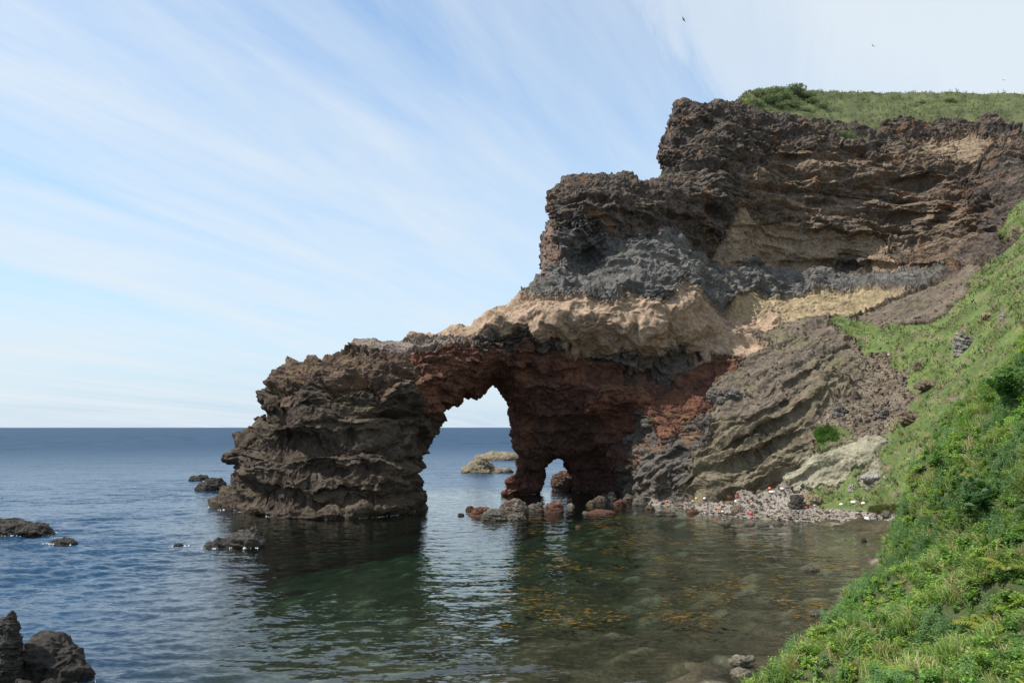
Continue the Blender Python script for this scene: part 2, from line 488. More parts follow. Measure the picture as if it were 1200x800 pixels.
PAINT = {
 'D': [(270,595),(300,580),(340,600),(400,600),(460,600),(490,590),(280,550),(320,540),(380,540),(440,540),(485,550),(300,510),(350,500),(410,500),(470,510),(498,520),(310,475),(360,470),(420,470),(470,470),(290,530)],
 'N': [(330,440),(370,425),(420,425),(460,425),(410,412),(340,455),(390,445),(445,445),(480,435)],
 'P': [(430,399),(465,397),(500,396),(530,396)],
 'R': [(500,418),(530,412),(560,412),(590,415),(540,435),(510,445),(560,430),(620,415),(650,432),(600,437),(670,457),(700,450),(730,447),(700,475),(740,462),(720,490),(608,515),(602,555),(790,480),(765,470),(820,440),(800,460),(780,495),(845,425),(610,480)],
 'C': [(640,460),(690,530),(700,560),(680,510),(640,520),(710,520),(620,540),(640,500),(660,490),(628,570)],
 'H': [(640,408),(735,424),(790,418),(600,401),(570,398)],
 'B': [(490,384),(530,385),(560,382),(590,375),(610,367),(640,358),(640,382),(680,365),(680,392),(720,380),(750,372),(720,400),(760,397),(800,370),(800,392),(840,387),(840,372),(870,396),(850,404),(880,382),(905,371),(820,385),(860,385),(820,402),(690,404),(740,409),(700,398),(660,398),(770,408),(895,378),(780,380),(780,398)],
 'Y': [(940,355),(970,350),(1000,355),(920,365),(890,360),(868,360),(1020,345)],
 'G': [(665,285),(650,320),(690,300),(720,300),(720,330),(760,300),(790,290),(770,330),(810,310),(830,330),(850,340),(860,325),(900,326),(930,332),(980,327),(1030,328),(1070,325),(680,335),(643,333)],
 'L': [(642,272),(645,292)],
 'K': [(670,230),(700,240),(740,225),(660,248),(720,258),(765,250),(780,230),(800,140),(800,180),(840,140),(795,205),(830,180),(850,220),(810,240),(870,150),(880,180),(900,155),(950,155),(850,255),(825,270),(1000,155),(1050,148),(1100,145),(1180,150),(1190,200),(1160,220),(1160,262),(1140,295),(1170,285),(1000,312),(1250,200)],
 'M': [(920,190),(950,220),(1000,210),(1000,250),(950,245),(900,240),(1050,220),(1100,200),(1050,260),(1080,180),(1100,250),(980,180),(890,210),(1060,290),(1120,285),(1190,170)],
 'T': [(872,268),(900,285),(930,295),(960,295),(1000,292),(920,275),(1100,172),(1130,165),(860,282),(1030,298)],
 'A': [(900,390),(930,385),(960,380),(985,400),(960,420),(1000,430),(900,420),(870,440),(920,450),(885,475),(850,455),(1060,350),(1080,368),(1035,368),(1100,340),(1115,325)],
 'O': [(980,450),(940,480),(900,500),(950,505),(860,510),(830,540),(880,540),(920,535),(850,570),(895,560),(820,575),(935,520)],
 'E': [(760,510),(750,540),(770,560),(740,570),(780,530),(745,500),(730,580),(800,505),(790,580),(800,550)],
 'I': [(950,550),(980,537),(930,556),(1000,525),(970,545),(1022,561)],
 'W': [(1000,480),(1030,460),(1040,440),(1010,500),(980,490),(1048,470),(1020,430),(1030,490)],
 'U': [(1020,390),(1042,400),(1003,384),(1060,420),(1080,400),(1100,400),(1120,420),(1080,440),(1075,480),(1100,470),(1060,520),(1040,545),(1000,572),(1020,582),(985,580),(1060,570),(1050,592),(1150,350),(1185,300),(1175,330),(1190,262),(1160,380),(1130,440),(1140,400),(1180,360),(1120,390),(1100,520),(1100,560),(1200,340),(1250,300),(1300,300),(1250,400),(1090,600),(1190,250),(970,512),(1300,500)],
 'S': [(780,594),(800,597),(840,595),(860,602),(890,590),(900,602),(930,597),(960,602),(1000,608),(1030,612),(1045,608),(912,580),(940,591),(860,625),(930,630),(1000,630),(1060,640),(800,612),(850,606),(900,611),(950,615),(1000,619),(1040,621),(820,602)]}
ctrl, ccls = [], []
for kk, pts in PAINT.items():
    pts = np.array(pts, float)
    P, ok = march(pts[:, 0], pts[:, 1])
    ctrl.append(P[ok]); ccls += [KEYS.index(kk)] * int(ok.sum())
ctrl = np.concatenate(ctrl); ccls = np.array(ccls)

def kinds_at(P, warp=2.4, sharp=0.5):
    """soft membership of each point in the rock kinds (nearest field samples, boundaries broken up by noise)"""
    W = np.stack([fbm(P / 7.0, 4, 3 + 31 * k) for k in range(3)], 1) * warp
    Q = (P + W).astype(np.float32)
    out = np.zeros((len(P), len(KEYS)), np.float32)
    cc = ctrl.astype(np.float32)
    for a in range(0, len(P), 40000):
        q = Q[a:a + 40000]
        d = np.sqrt(np.maximum((q * q).sum(1)[:, None] - 2 * q @ cc.T + (cc * cc).sum(1)[None], 0))
        d -= d.min(1, keepdims=True)
        w = np.exp(-d / sharp)
        o = np.zeros((len(q), len(KEYS)), np.float32)
        for k in range(len(KEYS)):
            o[:, k] = w[:, ccls == k].sum(1)
        out[a:a + 40000] = o / o.sum(1, keepdims=True)
    return out

V, F = subdivide(V, F)
V = relax(V, F, 1, 0.5)
Nn = vnormals(V, F)
V0 = V.copy()
Wk = kinds_at(V0)
log('kinds', len(V))
AMP = Wk @ np.array([KIND[k][2] for k in KEYS], np.float32)
DN = Wk @ np.array([KIND[k][3] for k in KEYS], np.float32)
DN /= np.linalg.norm(DN, axis=1, keepdims=True)
TH = Wk @ np.array([KIND[k][4] for k in KEYS], np.float32)

def rock_relief(P, AMP, DN, TH):
    P = P.astype(np.float32)
    wv = np.stack([fbm(P / 9.0, 3, 60 + 9 * k) for k in range(3)], 1)
    Pw = P + wv * 2.2
    big = fbm(Pw / 14.0, 2, 5)
    med = ridged(Pw / 6.5, 4, 21, 0.55) - 0.25
    f1, f2, h1 = worley(Pw * np.array([.75, .75, 1.5], np.float32) / 4.6, 33)
    g1, g2, h2 = worley(P * np.array([.9, .9, 1.5], np.float32) / 1.8 + wv, 71)
    # angular blocks broken off along joints: each stands out by its own amount
    cell = 2.2 * (h1 - .5) * smooth(0, .10, f2 - f1) - .55 * smooth(.10, .0, f2 - f1)
    cell = cell + (0.9 * (h2 - .5) - .25 * smooth(.12, 0, g2 - g1)) * smooth(-.25, .35, gnoise(P / 8.0, 140))
    s = (P * DN).sum(1) + wv[:, 0] * 1.4
    lat = P - s[:, None] * DN
    def beds(th, stretch, o):
        q = lat / stretch + DN * (s / th)[:, None]
        n = gnoise(q, o) + 0.5 * (1 - 2 * np.abs(gnoise(q * 2.1, o + 7)))
        return n
    bed = 1.5 * np.tanh(2.2 * beds(TH * 2.4, 42.0, 8)) + 0.8 * beds(TH, 20.0, 31) + 0.4 * beds(TH * 0.42, 6.0, 52) - 0.25
    pit = -smooth(0.34, 0.06, g1) * smooth(-0.1, 0.4, gnoise(P / 6.0, 150)) * 1.3 - smooth(0.3, 0.05, f1) * smooth(0.0, 0.4, gnoise(P / 9.0, 155)) * 1.8
    cell = cell + pit
    fine = ridged(P / 1.3, 3, 44, 0.6) - 0.2 + 0.5 * gnoise(P / 0.5, 90)
    return AMP[:, 0] * big * 1.3 + AMP[:, 1] * med * 0.95 + AMP[:, 2] * cell * 0.55 + AMP[:, 3] * bed * 0.8 + AMP[:, 4] * fine * 0.75

disp = rock_relief(V0, AMP, DN, TH)
OFS = dict(G=.9, R=-.5, H=-.5, T=-.9, P=.3, B=.6, L=.4, C=-.4, W=-.4)
disp += Wk @ np.array([OFS.get(k, 0.0) for k in KEYS])
disp -= disp.mean() * .7 + 1.6 * (Wk @ np.array([0.0 if k in 'USW' else (.4 if k in 'AOI' else 1.0) for k in KEYS]))
log('mean relief', disp.mean())
V = V0 + Nn * disp[:, None]
V = relax(V, F, 1, 0.3)
log('relief')

# albedo: two tones of each kind, patchy stains, lichen and dry grass on ledges
ca = Wk @ np.array([KIND[k][0] for k in KEYS]); cb = Wk @ np.array([KIND[k][1] for k in KEYS])
t = np.clip(0.5 + 0.75 * fbm(V0 / 4.5, 4, 12, 0.6), 0, 1)[:, None]
colr = ca * (1 - t) + cb * t
s = (V0 * DN).sum(1)
band = gnoise((V0 - s[:, None] * DN) / 25.0 + DN * (s / 1.3)[:, None], 51)
bandw = (Wk @ np.array([0.35 if k in 'DNOMKHE' else 0.12 for k in KEYS]))
colr = colr * (1 + bandw * band)[:, None]
st = smooth(0.25, 0.75, fbm(V0 / 6.0, 4, 77))[:, None] * (Wk @ np.array([1.0 if k in 'KMNEH' else 0.0 for k in KEYS]))[:, None]
colr = colr * (1 - 0.6 * st) + np.array([.21, .115, .06]) * 0.6 * st
Nd = vnormals(V, F)
veg = smooth(0.62, 0.9, Nd[:, 2] + 0.35 * fbm(V0 / 3.0, 3, 99)) * (Wk @ np.array([0.0 if k in 'USIBC' else 1.0 for k in KEYS])) * smooth(14, 26, V0[:, 2]) * smooth(0.0, 0.5, fbm(V0 / 10.0, 2, 111))
colr = colr * (1 - 0.6 * veg[:, None]) + np.array([.12, .125, .045]) * 0.6 * veg[:, None]
uk = Wk[:, KEYS.index('U')]
tg = fbm(V0 / 8.0, 4, 140)[:, None]; tb = fbm(V0 / 2.2, 3, 150)[:, None]
turf = np.array([.084, .122, .036]) * (1 + 0.35 * tg) + np.array([.06, .03, .012]) * np.clip(tb * 1.2, 0, 1)
colr = colr * (1 - uk[:, None]) + turf * uk[:, None]
bare = smooth(0.22, 0.5, fbm(V0 / np.array([5.0, 5.0, 2.5]), 4, 160)) * uk
colr = colr * (1 - 0.75 * bare[:, None]) + np.array([.16, .125, .085]) * 0.75 * bare[:, None]
RUG = dict(B=.28, Y=.4, G=.5, A=.7, O=.75, I=.5, S=.5, T=.6, U=.6)
colr = np.concatenate([colr, (Wk @ np.array([RUG.get(k, 1.0) for k in KEYS]))[:, None]], 1)
log('colours')

# split into the arch, the cliff, the grass slope and the beach
cen = V0[F].mean(1)
Wf = Wk[F].mean(1)
cpx, cpy = to_px(cen)
archk = Wf[:, [KEYS.index(k) for k in 'DNPRCH']].sum(1)
is_arch = (cen[:, 0] < 34) & (archk > 0.5) & (cen[:, 2] < 50)
is_turf = ~is_arch & (Wf[:, KEYS.index('U')] > 0.5)
is_beach = ~is_arch & (Wf[:, KEYS.index('S')] > 0.5)
is_cliff = ~(is_arch | is_turf | is_beach)
def cut(mask, name, mat):
    v, f, used = compact(V, F[mask])
    me = new_mesh(name, v, f, name in ('grass_slope', 'beach'))
    set_col(me, colr[used])
    me.materials.append(mat)
    return me
arch = link('rock_arch', cut(is_arch, 'rock_arch', M_ROCK), label='natural dark red-brown rock arch standing in the sea with a tall opening', cat='rock arch')
cliff = link('cliff', cut(is_cliff, 'cliff', M_ROCK), kind='structure')
slope = link('grass_slope', cut(is_turf, 'grass_slope', M_TURF), kind='structure')
beach = link('beach', cut(is_beach, 'beach', M_TURF), kind='structure')
log('headland', len(F))

# ------------------------------------------------------------------ grassy plateau beyond the cliff edge
def loft(curves, nu, nv):
    """curves: list of (n,3) point rows; returns (nu*nv,3) grid by smooth interpolation"""
    C = np.array(curves, float)
    def interp(A, n):          # Catmull-Rom along axis 0
        m = len(A); t = np.linspace(0, m - 1, n); i = np.minimum(t.astype(int), m - 2); f = (t - i)[:, None, None]
        p0 = A[np.maximum(i - 1, 0)]; p1 = A[i]; p2 = A[i + 1]; p3 = A[np.minimum(i + 2, m - 1)]
        return 0.5 * (2 * p1 + (p2 - p0) * f + (2 * p0 - 5 * p1 + 4 * p2 - p3) * f ** 2 + (3 * p1 - p0 - 3 * p2 + p3) * f ** 3)
    G = interp(C, nv)                                   # across curves
    G = interp(np.swapaxes(G, 0, 1), nu)                # along
    return G.reshape(-1, 3)

hn = np.array([(850,150,276),(864,140,276),(885,144,276),(930,148,276),(1010,156,278),(1060,146,284),(1120,142,284),(1200,154,279),(1320,160,276)], float)
hm = np.array([(858,134,288),(868,122,290),(890,121,292),(930,126,296),(1010,129,300),(1060,124,305),(1120,122,306),(1200,127,303),(1320,136,300)], float)
hr = np.array([(862,124,302),(872,114,306),(895,107,310),(935,107,314),(1000,109,322),(1060,111,330),(1130,111,335),(1200,112.5,340),(1320,118,345)], float)
rows = [at(a[:, 0], a[:, 1], a[:, 2]) for a in (hn, hm, hr)]
rows.insert(0, rows[0] + np.array([2, 3, -14]))
rows.append(rows[-1] + np.array([10, 30, -6])); rows.append(rows[-1] + np.array([10, 60, -30]))
HV = loft(rows, 260, 120); HF = grid_faces(260, 120)
HN = vnormals(HV, HF)
if HN[:, 2].mean() < 0: HF = HF[:, ::-1]; HN = -HN
HV = HV + HN * (1.1 * fbm(HV / 7.0, 4, 300) + 0.25 * fbm(HV / 1.6, 3, 310))[:, None]
me = new_mesh('plateau', HV, HF)
g1 = fbm(HV / 9.0, 4, 320)[:, None]; g2 = smooth(0.35, 0.7, fbm(HV / 5.0, 4, 330))[:, None]
set_col(me, (np.array([.088, .104, .040]) * (1 + 0.35 * g1)) * (1 - .5 * g2) + np.array([.14, .115, .075]) * .5 * g2)
link('plateau', me, M_TURF, kind='structure')

# ------------------------------------------------------------------ foliage
def leaf_material(name, trans=0.35):
    m, nt = mat_new(name)
    att = N(nt, 'ShaderNodeAttribute', attribute_name='Col')
    p = N(nt, 'ShaderNodeBsdfPrincipled', {'Base Color': att.outputs['Color'], 'Roughness': 0.5, 'Specular IOR Level': 0.35})
    t = N(nt, 'ShaderNodeBsdfTranslucent', {'Color': mixc(nt, 1.0, att.outputs['Color'], (1.5, 1.5, 0.7), 'MULTIPLY')})
    mx = N(nt, 'ShaderNodeMixShader', {0: trans, 1: p.outputs[0], 2: t.outputs[0]})
    N(nt, 'ShaderNodeOutputMaterial', {'Surface': mx.outputs[0]})
    return m
M_LEAF = leaf_material('leaf')

def quad_leaf(base, dirv, nrm, L, W, bend):
    """arrays of (n,3): four-cornered leaf blades with a drooping tip"""
    side = np.cross(dirv, nrm); side /= np.maximum(np.linalg.norm(side, axis=1, keepdims=True), 1e-6)
    L = L[:, None]; W = W[:, None]; bend = bend[:, None]
    mid = base + dirv * L * 0.45 + nrm * L * 0.08
    tip = base + dirv * L - nrm * L * bend
    return np.stack([base, mid + side * W * 0.5, tip, mid - side * W * 0.5], 1)

def unit(v): return v / np.maximum(np.linalg.norm(v, axis=1, keepdims=True), 1e-9)

def tmpl_broad(r):
    out, jit = [], []
    ns = 9
    for k in range(ns):
        a = r.uniform(0, 6.28); tilt = r.uniform(0.1, 0.9)
        d = np.array([math.cos(a) * math.sin(tilt), math.sin(a) * math.sin(tilt), math.cos(tilt)])
        Ls = r.uniform(0.45, 1.0)
        n = 8
        t = np.linspace(0.3, 1.0, n)
        b = d[None] * t[:, None] * Ls
        az = np.arange(n) * 2.4 + r.uniform(0, 6)
        ld = unit(np.stack([np.cos(az), np.sin(az), r.uniform(-0.1, 0.5, n)], 1) + d * 0.3)
        nr = unit(np.array([0, 0, 1.0]) + 0.5 * r.normal(size=(n, 3)))
        out.append(quad_leaf(b, ld, nr, r.uniform(.18, .32, n), r.uniform(.12, .2, n), r.uniform(0, .35, n)))
        jit.append(np.repeat(r.uniform(0.75, 1.25), n) * r.uniform(.85, 1.15, n))
    return np.concatenate(out), np.concatenate(jit)

def tmpl_grass(r):
    n = 34
    a = r.uniform(0, 6.28, n); tl = np.abs(r.normal(0.35, 0.22, n))
    d = np.stack([np.cos(a) * np.sin(tl), np.sin(a) * np.sin(tl), np.cos(tl)], 1)
    base = r.normal(size=(n, 3)) * np.array([.16, .16, 0])
    L = r.uniform(.5, 1.15, n)
    out = []; side = unit(np.cross(d, r.normal(size=(n, 3))))
    w = r.uniform(.018, .034, n)[:, None]
    droop = np.stack([np.cos(a), np.sin(a), -0.8 * np.ones(n)], 1) * L[:, None]
    p = [base, base + d * L[:, None] * .45, base + d * L[:, None] * .8 + droop * .06, base + d * L[:, None] + droop * .22]
    ww = [1, .9, .6, .08]
    for k in range(3):
        out.append(np.stack([p[k] - side * w * ww[k], p[k] + side * w * ww[k], p[k + 1] + side * w * ww[k + 1], p[k + 1] - side * w * ww[k + 1]], 1))
    j = r.uniform(.75, 1.3, n)
    return np.concatenate(out), np.concatenate([j, j, j])

def tmpl_fern(r):
    out, jit = [], []
    for k in range(8):
        a = k * 0.785 + r.uniform(-.3, .3)
        hd = np.array([math.cos(a), math.sin(a), 0]); L = r.uniform(.8, 1.15)
        n = 13
        t = np.linspace(.15, 1, n)
        P = hd[None] * (t * L)[:, None] + np.array([0, 0, 1.0]) * (L * (0.95 * t - 0.62 * t * t))[:, None]
        tang = unit(hd[None] + np.array([0, 0, 1.0]) * (0.95 - 1.24 * t)[:, None])
        sd = np.cross(hd, [0, 0, 1.0])
        for s in (-1, 1):
            ld = unit(sd[None] * s + tang * 0.55 + np.array([0, 0, -.15]))
            nr = unit(np.cross(tang, ld) * -s)
            ll = .30 * np.sin(np.pi * np.clip(t * .92 + .06, 0, 1)) + .03
            out.append(quad_leaf(P, ld, nr, ll * L, .055 + .035 * ll, np.full(n, .12)))
            jit.append(r.uniform(.85, 1.15, n))
    return np.concatenate(out), np.concatenate(jit)

def tmpl_feather(r):
    out, jit = [], []
    for k in range(14):
        a = r.uniform(0, 6.28); tilt = abs(r.normal(0, .4))
        d = np.array([math.cos(a) * math.sin(tilt), math.sin(a) * math.sin(tilt), math.cos(tilt)])
        Ls = r.uniform(.5, 1.1); n = 9
        t = np.linspace(.25, 1, n); az = np.arange(n) * 2.4 + r.uniform(0, 6)
        ld = unit(np.stack([np.cos(az), np.sin(az), np.full(n, .55)], 1))
        nr = unit(np.array([0, 0, 1.0]) + .6 * r.normal(size=(n, 3)))
        out.append(quad_leaf(d[None] * (t * Ls)[:, None] + r.normal(size=3) * [.1, .1, 0], ld, nr, r.uniform(.14, .26, n), r.uniform(.035, .06, n), r.uniform(-.1, .3, n)))
        jit.append(np.repeat(r.uniform(.8, 1.2), n))
    return np.concatenate(out), np.concatenate(jit)

rv = np.random.default_rng(21)
TM = {'broad': [tmpl_broad(rv) for _ in range(6)], 'grass': [tmpl_grass(rv) for _ in range(5)],
      'fern': [tmpl_fern(rv) for _ in range(4)], 'feather': [tmpl_feather(rv) for _ in range(5)]}

def plant(lists, kind, pos, up, size, color):
    """append one transformed plant to the lists of quads and colours"""
    Q, j = TM[kind][rv.integers(len(TM[kind]))]
    a = rv.uniform(0, 6.28)
    z = up / np.linalg.norm(up); x = np.cross([math.cos(a), math.sin(a), .01], z); x /= np.linalg.norm(x); y = np.cross(z, x)
    M = np.stack([x, y, z]) * size
    q = Q.reshape(-1, 3) @ M + pos
    lists[0].append(q.astype(np.float32))
    c = np.clip(np.asarray(color)[None] * j[:, None] * rv.uniform(.92, 1.08, (len(j), 3)), 0.002, .6)
    lists[1].append(np.repeat(c, 4, axis=0).astype(np.float32))

def plants_mesh(name, lists):
    V = np.concatenate(lists[0]); C = np.concatenate(lists[1])
    me = new_mesh(name, V, np.arange(len(V)).reshape(-1, 4), False)
    set_col(me, C)
    return me

# ------------------------------------------------------------------ the near bank, right foreground
ridge = np.array([(812,930,23),(893,862,26.5),(941,815,29),(988,748,33),(1030,698,36),(1056,652,39),(1068,614,41),(1082,580,42),(1110,522,43.5),(1144,468,45),(1198,404,46),(1270,326,48),(1380,200,50)], float)
near = np.array([(640,1150,8.5),(760,1080,9.5),(900,1030,10.2),(1020,990,10.6),(1120,960,11),(1200,920,11.4),(1260,870,12),(1310,800,13),(1360,720,15),(1410,640,17),(1460,560,19.5),(1540,440,24),(1650,250,32)], float)
rR = at(ridge[:, 0], ridge[:, 1], ridge[:, 2]); rN = at(near[:, 0], near[:, 1], near[:, 2])
r1 = rN * .66 + rR * .34; r2 = rN * .3 + rR * .7
bul = np.array([-.45, -.35, .8])
back1 = rR + np.array([-1.0, 4.0, -5.0]); back2 = rR + np.array([-4.0, 14.0, -22.0])
NB, NV = 420, 260
BV = loft([rN + np.array([1, -3, -1.5]), rN, r1 + bul * 1.0, r2 + bul * 1.1, rR, back1, back2], NB, NV); BF = grid_faces(NB, NV)
BNn = vnormals(BV, BF)
if BNn[:, 2].mean() < 0: BF = BF[:, ::-1]; BNn = -BNn
BV = BV + BNn * (0.75 * fbm(BV / 4.5, 3, 400) + 0.28 * fbm(BV / 1.3, 3, 410))[:, None]
# the trodden edge of the bank, bare pale soil
bare_c = at(1074, 592, 41.5)
bd = np.linalg.norm((BV - bare_c) * np.array([.9, .7, .55]), axis=1) + 0.5 * fbm(BV / 1.2, 3, 415)
bare_m = smooth(1.25, 0.75, bd)
me = new_mesh('near_bank', BV, BF)
t = np.clip(.5 + fbm(BV / 1.0, 4, 420), 0, 1)[:, None]
bc = np.array([.05, .075, .022]) * (1 - t) + np.array([.09, .095, .04]) * t
bc = bc * (1 - bare_m[:, None]) + np.array([.24, .20, .15]) * bare_m[:, None]
set_col(me, bc)
link('near_bank', me, M_TURF, kind='structure')

BN2 = vnormals(BV, BF)
fa = np.linalg.norm(np.cross(BV[BF[:, 2]] - BV[BF[:, 0]], BV[BF[:, 3]] - BV[BF[:, 1]]), axis=1)
fc = BV[BF].mean(1)
fpx, fpy = to_px(fc)
vis = (fpx < 1300) & (fpx > 820) & (fpy < 900) & (fpy > 300)
dist = np.linalg.norm(fc - [0, 0, H], axis=1)
wgt = fa * vis * np.clip(30 / dist, .55, 2.2)
wgt *= 1 - .93 * bare_m[BF].mean(1)
pick = rng.choice(len(BF), 17000, p=wgt / wgt.sum())
pp = fc[pick] + rng.normal(size=(len(pick), 3)) * .06
nn = BN2[BF[pick, 0]]
s1 = fbm(pp / 2.6, 3, 430); s2 = fbm(pp / 1.8, 3, 440); s3 = fbm(pp / 6.0, 2, 450)
PAL = {'broad': [(.080,.165,.030),(.120,.220,.036),(.165,.245,.038),(.060,.125,.028)], 'grass': [(.150,.215,.055),(.190,.235,.075),(.120,.185,.045),(.28,.26,.13)],
       'fern': [(.180,.240,.034),(.230,.255,.036),(.130,.205,.034)], 'feather': [(.090,.170,.062),(.110,.195,.068),(.080,.150,.052)]}
lists = ([], [])
for i in range(len(pp)):
    u = rng.uniform()
    if s1[i] > .22: kind = 'feather' if u < .75 else 'broad'
    elif s2[i] > .3: kind = 'fern' if u < .22 else 'broad'
    elif s1[i] < -.3: kind = 'grass' if u < .6 else 'broad'
    else: kind = 'broad' if u < .72 else ('grass' if u < .96 else 'fern')
    dd = np.linalg.norm(pp[i] - [0, 0, H])
    c = np.array(PAL[kind][rng.integers(len(PAL[kind]))]) * 1.15 * (1 + .3 * s3[i])
    size = {'broad': .30, 'grass': .42, 'fern': .30, 'feather': .38}[kind] * rng.uniform(.65, 1.25) * min(1.25, .75 + dd / 90)
    plant(lists, kind, pp[i], nn[i] * .55 + np.array([0, 0, .75]) + rng.normal(size=3) * .12, size, c)
link('bank_plants', plants_mesh('bank_plants', lists), M_LEAF, kind='stuff')
log('bank plants', sum(len(a) for a in lists[0]) // 4)

scene_objs = {'slope': slope, 'cliff': cliff, 'arch': arch, 'beach': beach}
bpy.context.view_layer.update()
dg = bpy.context.evaluated_depsgraph_get()
def pick_on(px, py, objs, fallback=None):
    """point and normal where a photo pixel meets the given meshes"""
    d = Vector(ray(px, py)); o = Vector((0, 0, H)); best = None
    for ob in objs:
        ok, loc, nr, _ = ob.ray_cast(o, d.normalized())
        if ok and (best is None or (loc - o).length < (best[0] - o).length): best = (loc, nr)
    if best is None:
        if fallback is None: return None
        return np.array(o + d * fallback), np.array([0, 0, 1.0])
    return np.array(best[0]), np.array(best[1])
bank_obj = bpy.data.objects['near_bank']; plateau = bpy.data.objects['plateau']
LAND = [slope, cliff, arch, beach]

# plants one can tell apart on the bank
for (px, py, kind, size, col, label) in [
    (1165, 742, 'fern', .72, (.20,.23,.03), 'yellow-green fern at the bottom of the near bank, largest of the ferns'),
    (1186, 668, 'fern', .65, (.185,.215,.03), 'yellow-green fern with arching fronds at the right edge, halfway down the near bank'),
    (1128, 765, 'fern', .5, (.17,.20,.03), 'small yellowish fern low on the near bank, just left of the largest fern'),
    (1160, 600, 'broad', 1.15, (.035,.085,.020), 'dark green leafy bush high on the near bank, level with the pebble beach'),
    (1106, 550, 'broad', .8, (.050,.115,.022), 'leafy bush on the crest of the near bank above the bare soil edge'),
    (1188, 470, 'broad', 1.2, (.045,.105,.022), 'leafy bush at the top of the near bank, under the grass slope')]:
    P_, n_ = pick_on(px, py, [bank_obj], 30)
    ls = ([], [])
    for k in range(4 if kind == 'broad' else 1):
        plant(ls, kind, np.array([0, 0, .05]) + rng.normal(size=3) * ([.3, .3, .12] if kind == 'broad' else [0, 0, 0]), n_ * .4 + [0, 0, .9], size, col)
    o = link('fern' if kind == 'fern' else 'leafy_bush', plants_mesh('bank_plant', ls), M_LEAF, label=label, cat='fern' if kind == 'fern' else 'bush', group='ferns on the near bank' if kind == 'fern' else 'bushes on the near bank')
    o.location = P_

# short turf: tufts of grass blades over the far slope and the plateau
lists = ([], [])
fm = np.flatnonzero(is_turf); cp_ = V[F[fm]].mean(1); nt_ = Nd[F[fm, 0]]
apx, apy = to_px(cp_)
okv = (apx < 1260) & ((nt_ * (np.array([0, 0, H]) - cp_)).sum(1) > 0)
idx = np.flatnonzero(okv)
idx = idx[(fbm(cp_[idx] / 5.0, 3, 500) > -.25)]
idx = rng.choice(idx, min(11000, len(idx)), replace=False)
def tuft(lists, P, n, size, col):
    k = 4
    a = rng.uniform(0, 6.28, k); tl = rng.uniform(.1, .7, k)
    d = np.stack([np.cos(a) * np.sin(tl), np.sin(a) * np.sin(tl), np.cos(tl)], 1) + n * .3
    L = size * rng.uniform(.6, 1.2, k)
    q = quad_leaf(P + rng.normal(size=(k, 3)) * size * .3, d, unit(rng.normal(size=(k, 3))), L, L * .38, np.full(k, .2))
    lists[0].append(q.reshape(-1, 3).astype(np.float32))
    lists[1].append(np.repeat(np.asarray(col)[None] * rng.uniform(.8, 1.2, (k, 1)), 4, 0).astype(np.float32))
tn = fbm(cp_[idx] / 7.0, 3, 510)
for i, t_ in zip(idx, tn):
    c = np.array([.098, .142, .042]) * (1 + .4 * t_) if rng.uniform() < .75 else np.array([.17, .155, .075])
    tuft(lists, cp_[i] - nt_[i] * .05, nt_[i], rng.uniform(.18, .42), c)
hp, hq = to_px(HV)
for i in rng.choice(np.flatnonzero((hp < 1230) & (HV[:, 1] < 345)), 4500, replace=False):
    tuft(lists, HV[i], HN[i], rng.uniform(.3, .8), np.array([.095, .118, .042]) * rng.uniform(.75, 1.25))
big = rng.choice(idx, 1700, replace=False); bn = fbm(cp_[big] / 3.0, 3, 515)
for i, t_ in zip(big, bn):
    if t_ > .05: tuft(lists, cp_[i] - nt_[i] * .05, nt_[i], rng.uniform(.4, .95), np.array([[.075,.115,.032],[.11,.135,.045],[.16,.145,.07]][rng.integers(3)]))
link('turf_tufts', plants_mesh('turf_tufts', lists), M_LEAF, kind='stuff')
log('tufts')

# bright tall grass under the limestone and the olive grass mound behind the beach
for (px, py, rx, ry, n, size, col, nm, label) in [
    (968, 511, 13, 9, 90, 1.5, (.075,.145,.030), 'grass_patch', 'bright green patch of tall grass above the pale limestone shelf'),
    (1040, 598, 22, 5, 130, 1.0, (.105,.118,.035), 'grass_mound', 'low olive-green grass mound at the right end of the pebble beach')]:
    ls = ([], []); c0 = None
    for k in range(n):
        a = rng.uniform(0, 6.28); r_ = math.sqrt(rng.uniform())
        g = pick_on(px + rx * r_ * math.cos(a), py + ry * r_ * math.sin(a), LAND)
        if g is None: continue
        if c0 is None: c0 = g[0]
        plant(ls, 'grass', g[0] - c0, np.array([0, 0, 1.0]) + g[1] * .2, size * rng.uniform(.7, 1.2), np.array(col) * rng.uniform(.8, 1.2))
    o = link(nm, plants_mesh(nm, ls), M_LEAF, label=label, cat='grass')
    o.location = c0

# shrubs on the plateau
def shrub_mesh(r, w, hgt, n, col):
    """many leaf faces through the volume of a few uneven lobes"""
    lob = [(r.uniform(-.32, .32) * w, r.uniform(-.25, .25) * w, hgt * r.uniform(.3, .62), r.uniform(.22, .4) * w, hgt * r.uniform(.28, .42)) for _ in range(7)]
    ls = ([], [])
    for k in range(n):
        x, y, z_, rr, rh = lob[r.integers(len(lob))]
        d = unit(r.normal(size=(1, 3)))[0]
        q = r.uniform(.65, 1.05)
        P_ = np.array([x + d[0] * rr * q, y + d[1] * rr * q, max(z_ + d[2] * rh * q, 0)])
        ld = unit(np.array([d + r.normal(size=3) * .7])); nr = unit(np.array([d + r.normal(size=3) * .6 + [0, 0, .4]]))
        L = r.uniform(.35, .8)
        ls[0].append(quad_leaf(P_[None], ld, nr, np.array([L]), np.array([L * .6]), np.array([.15])).reshape(-1, 3).astype(np.float32))
        ls[1].append(np.repeat(np.array([col]) * r.uniform(.7, 1.3), 4, 0).astype(np.float32))
    return plants_mesh('shrub', ls)
rs = np.random.default_rng(31)
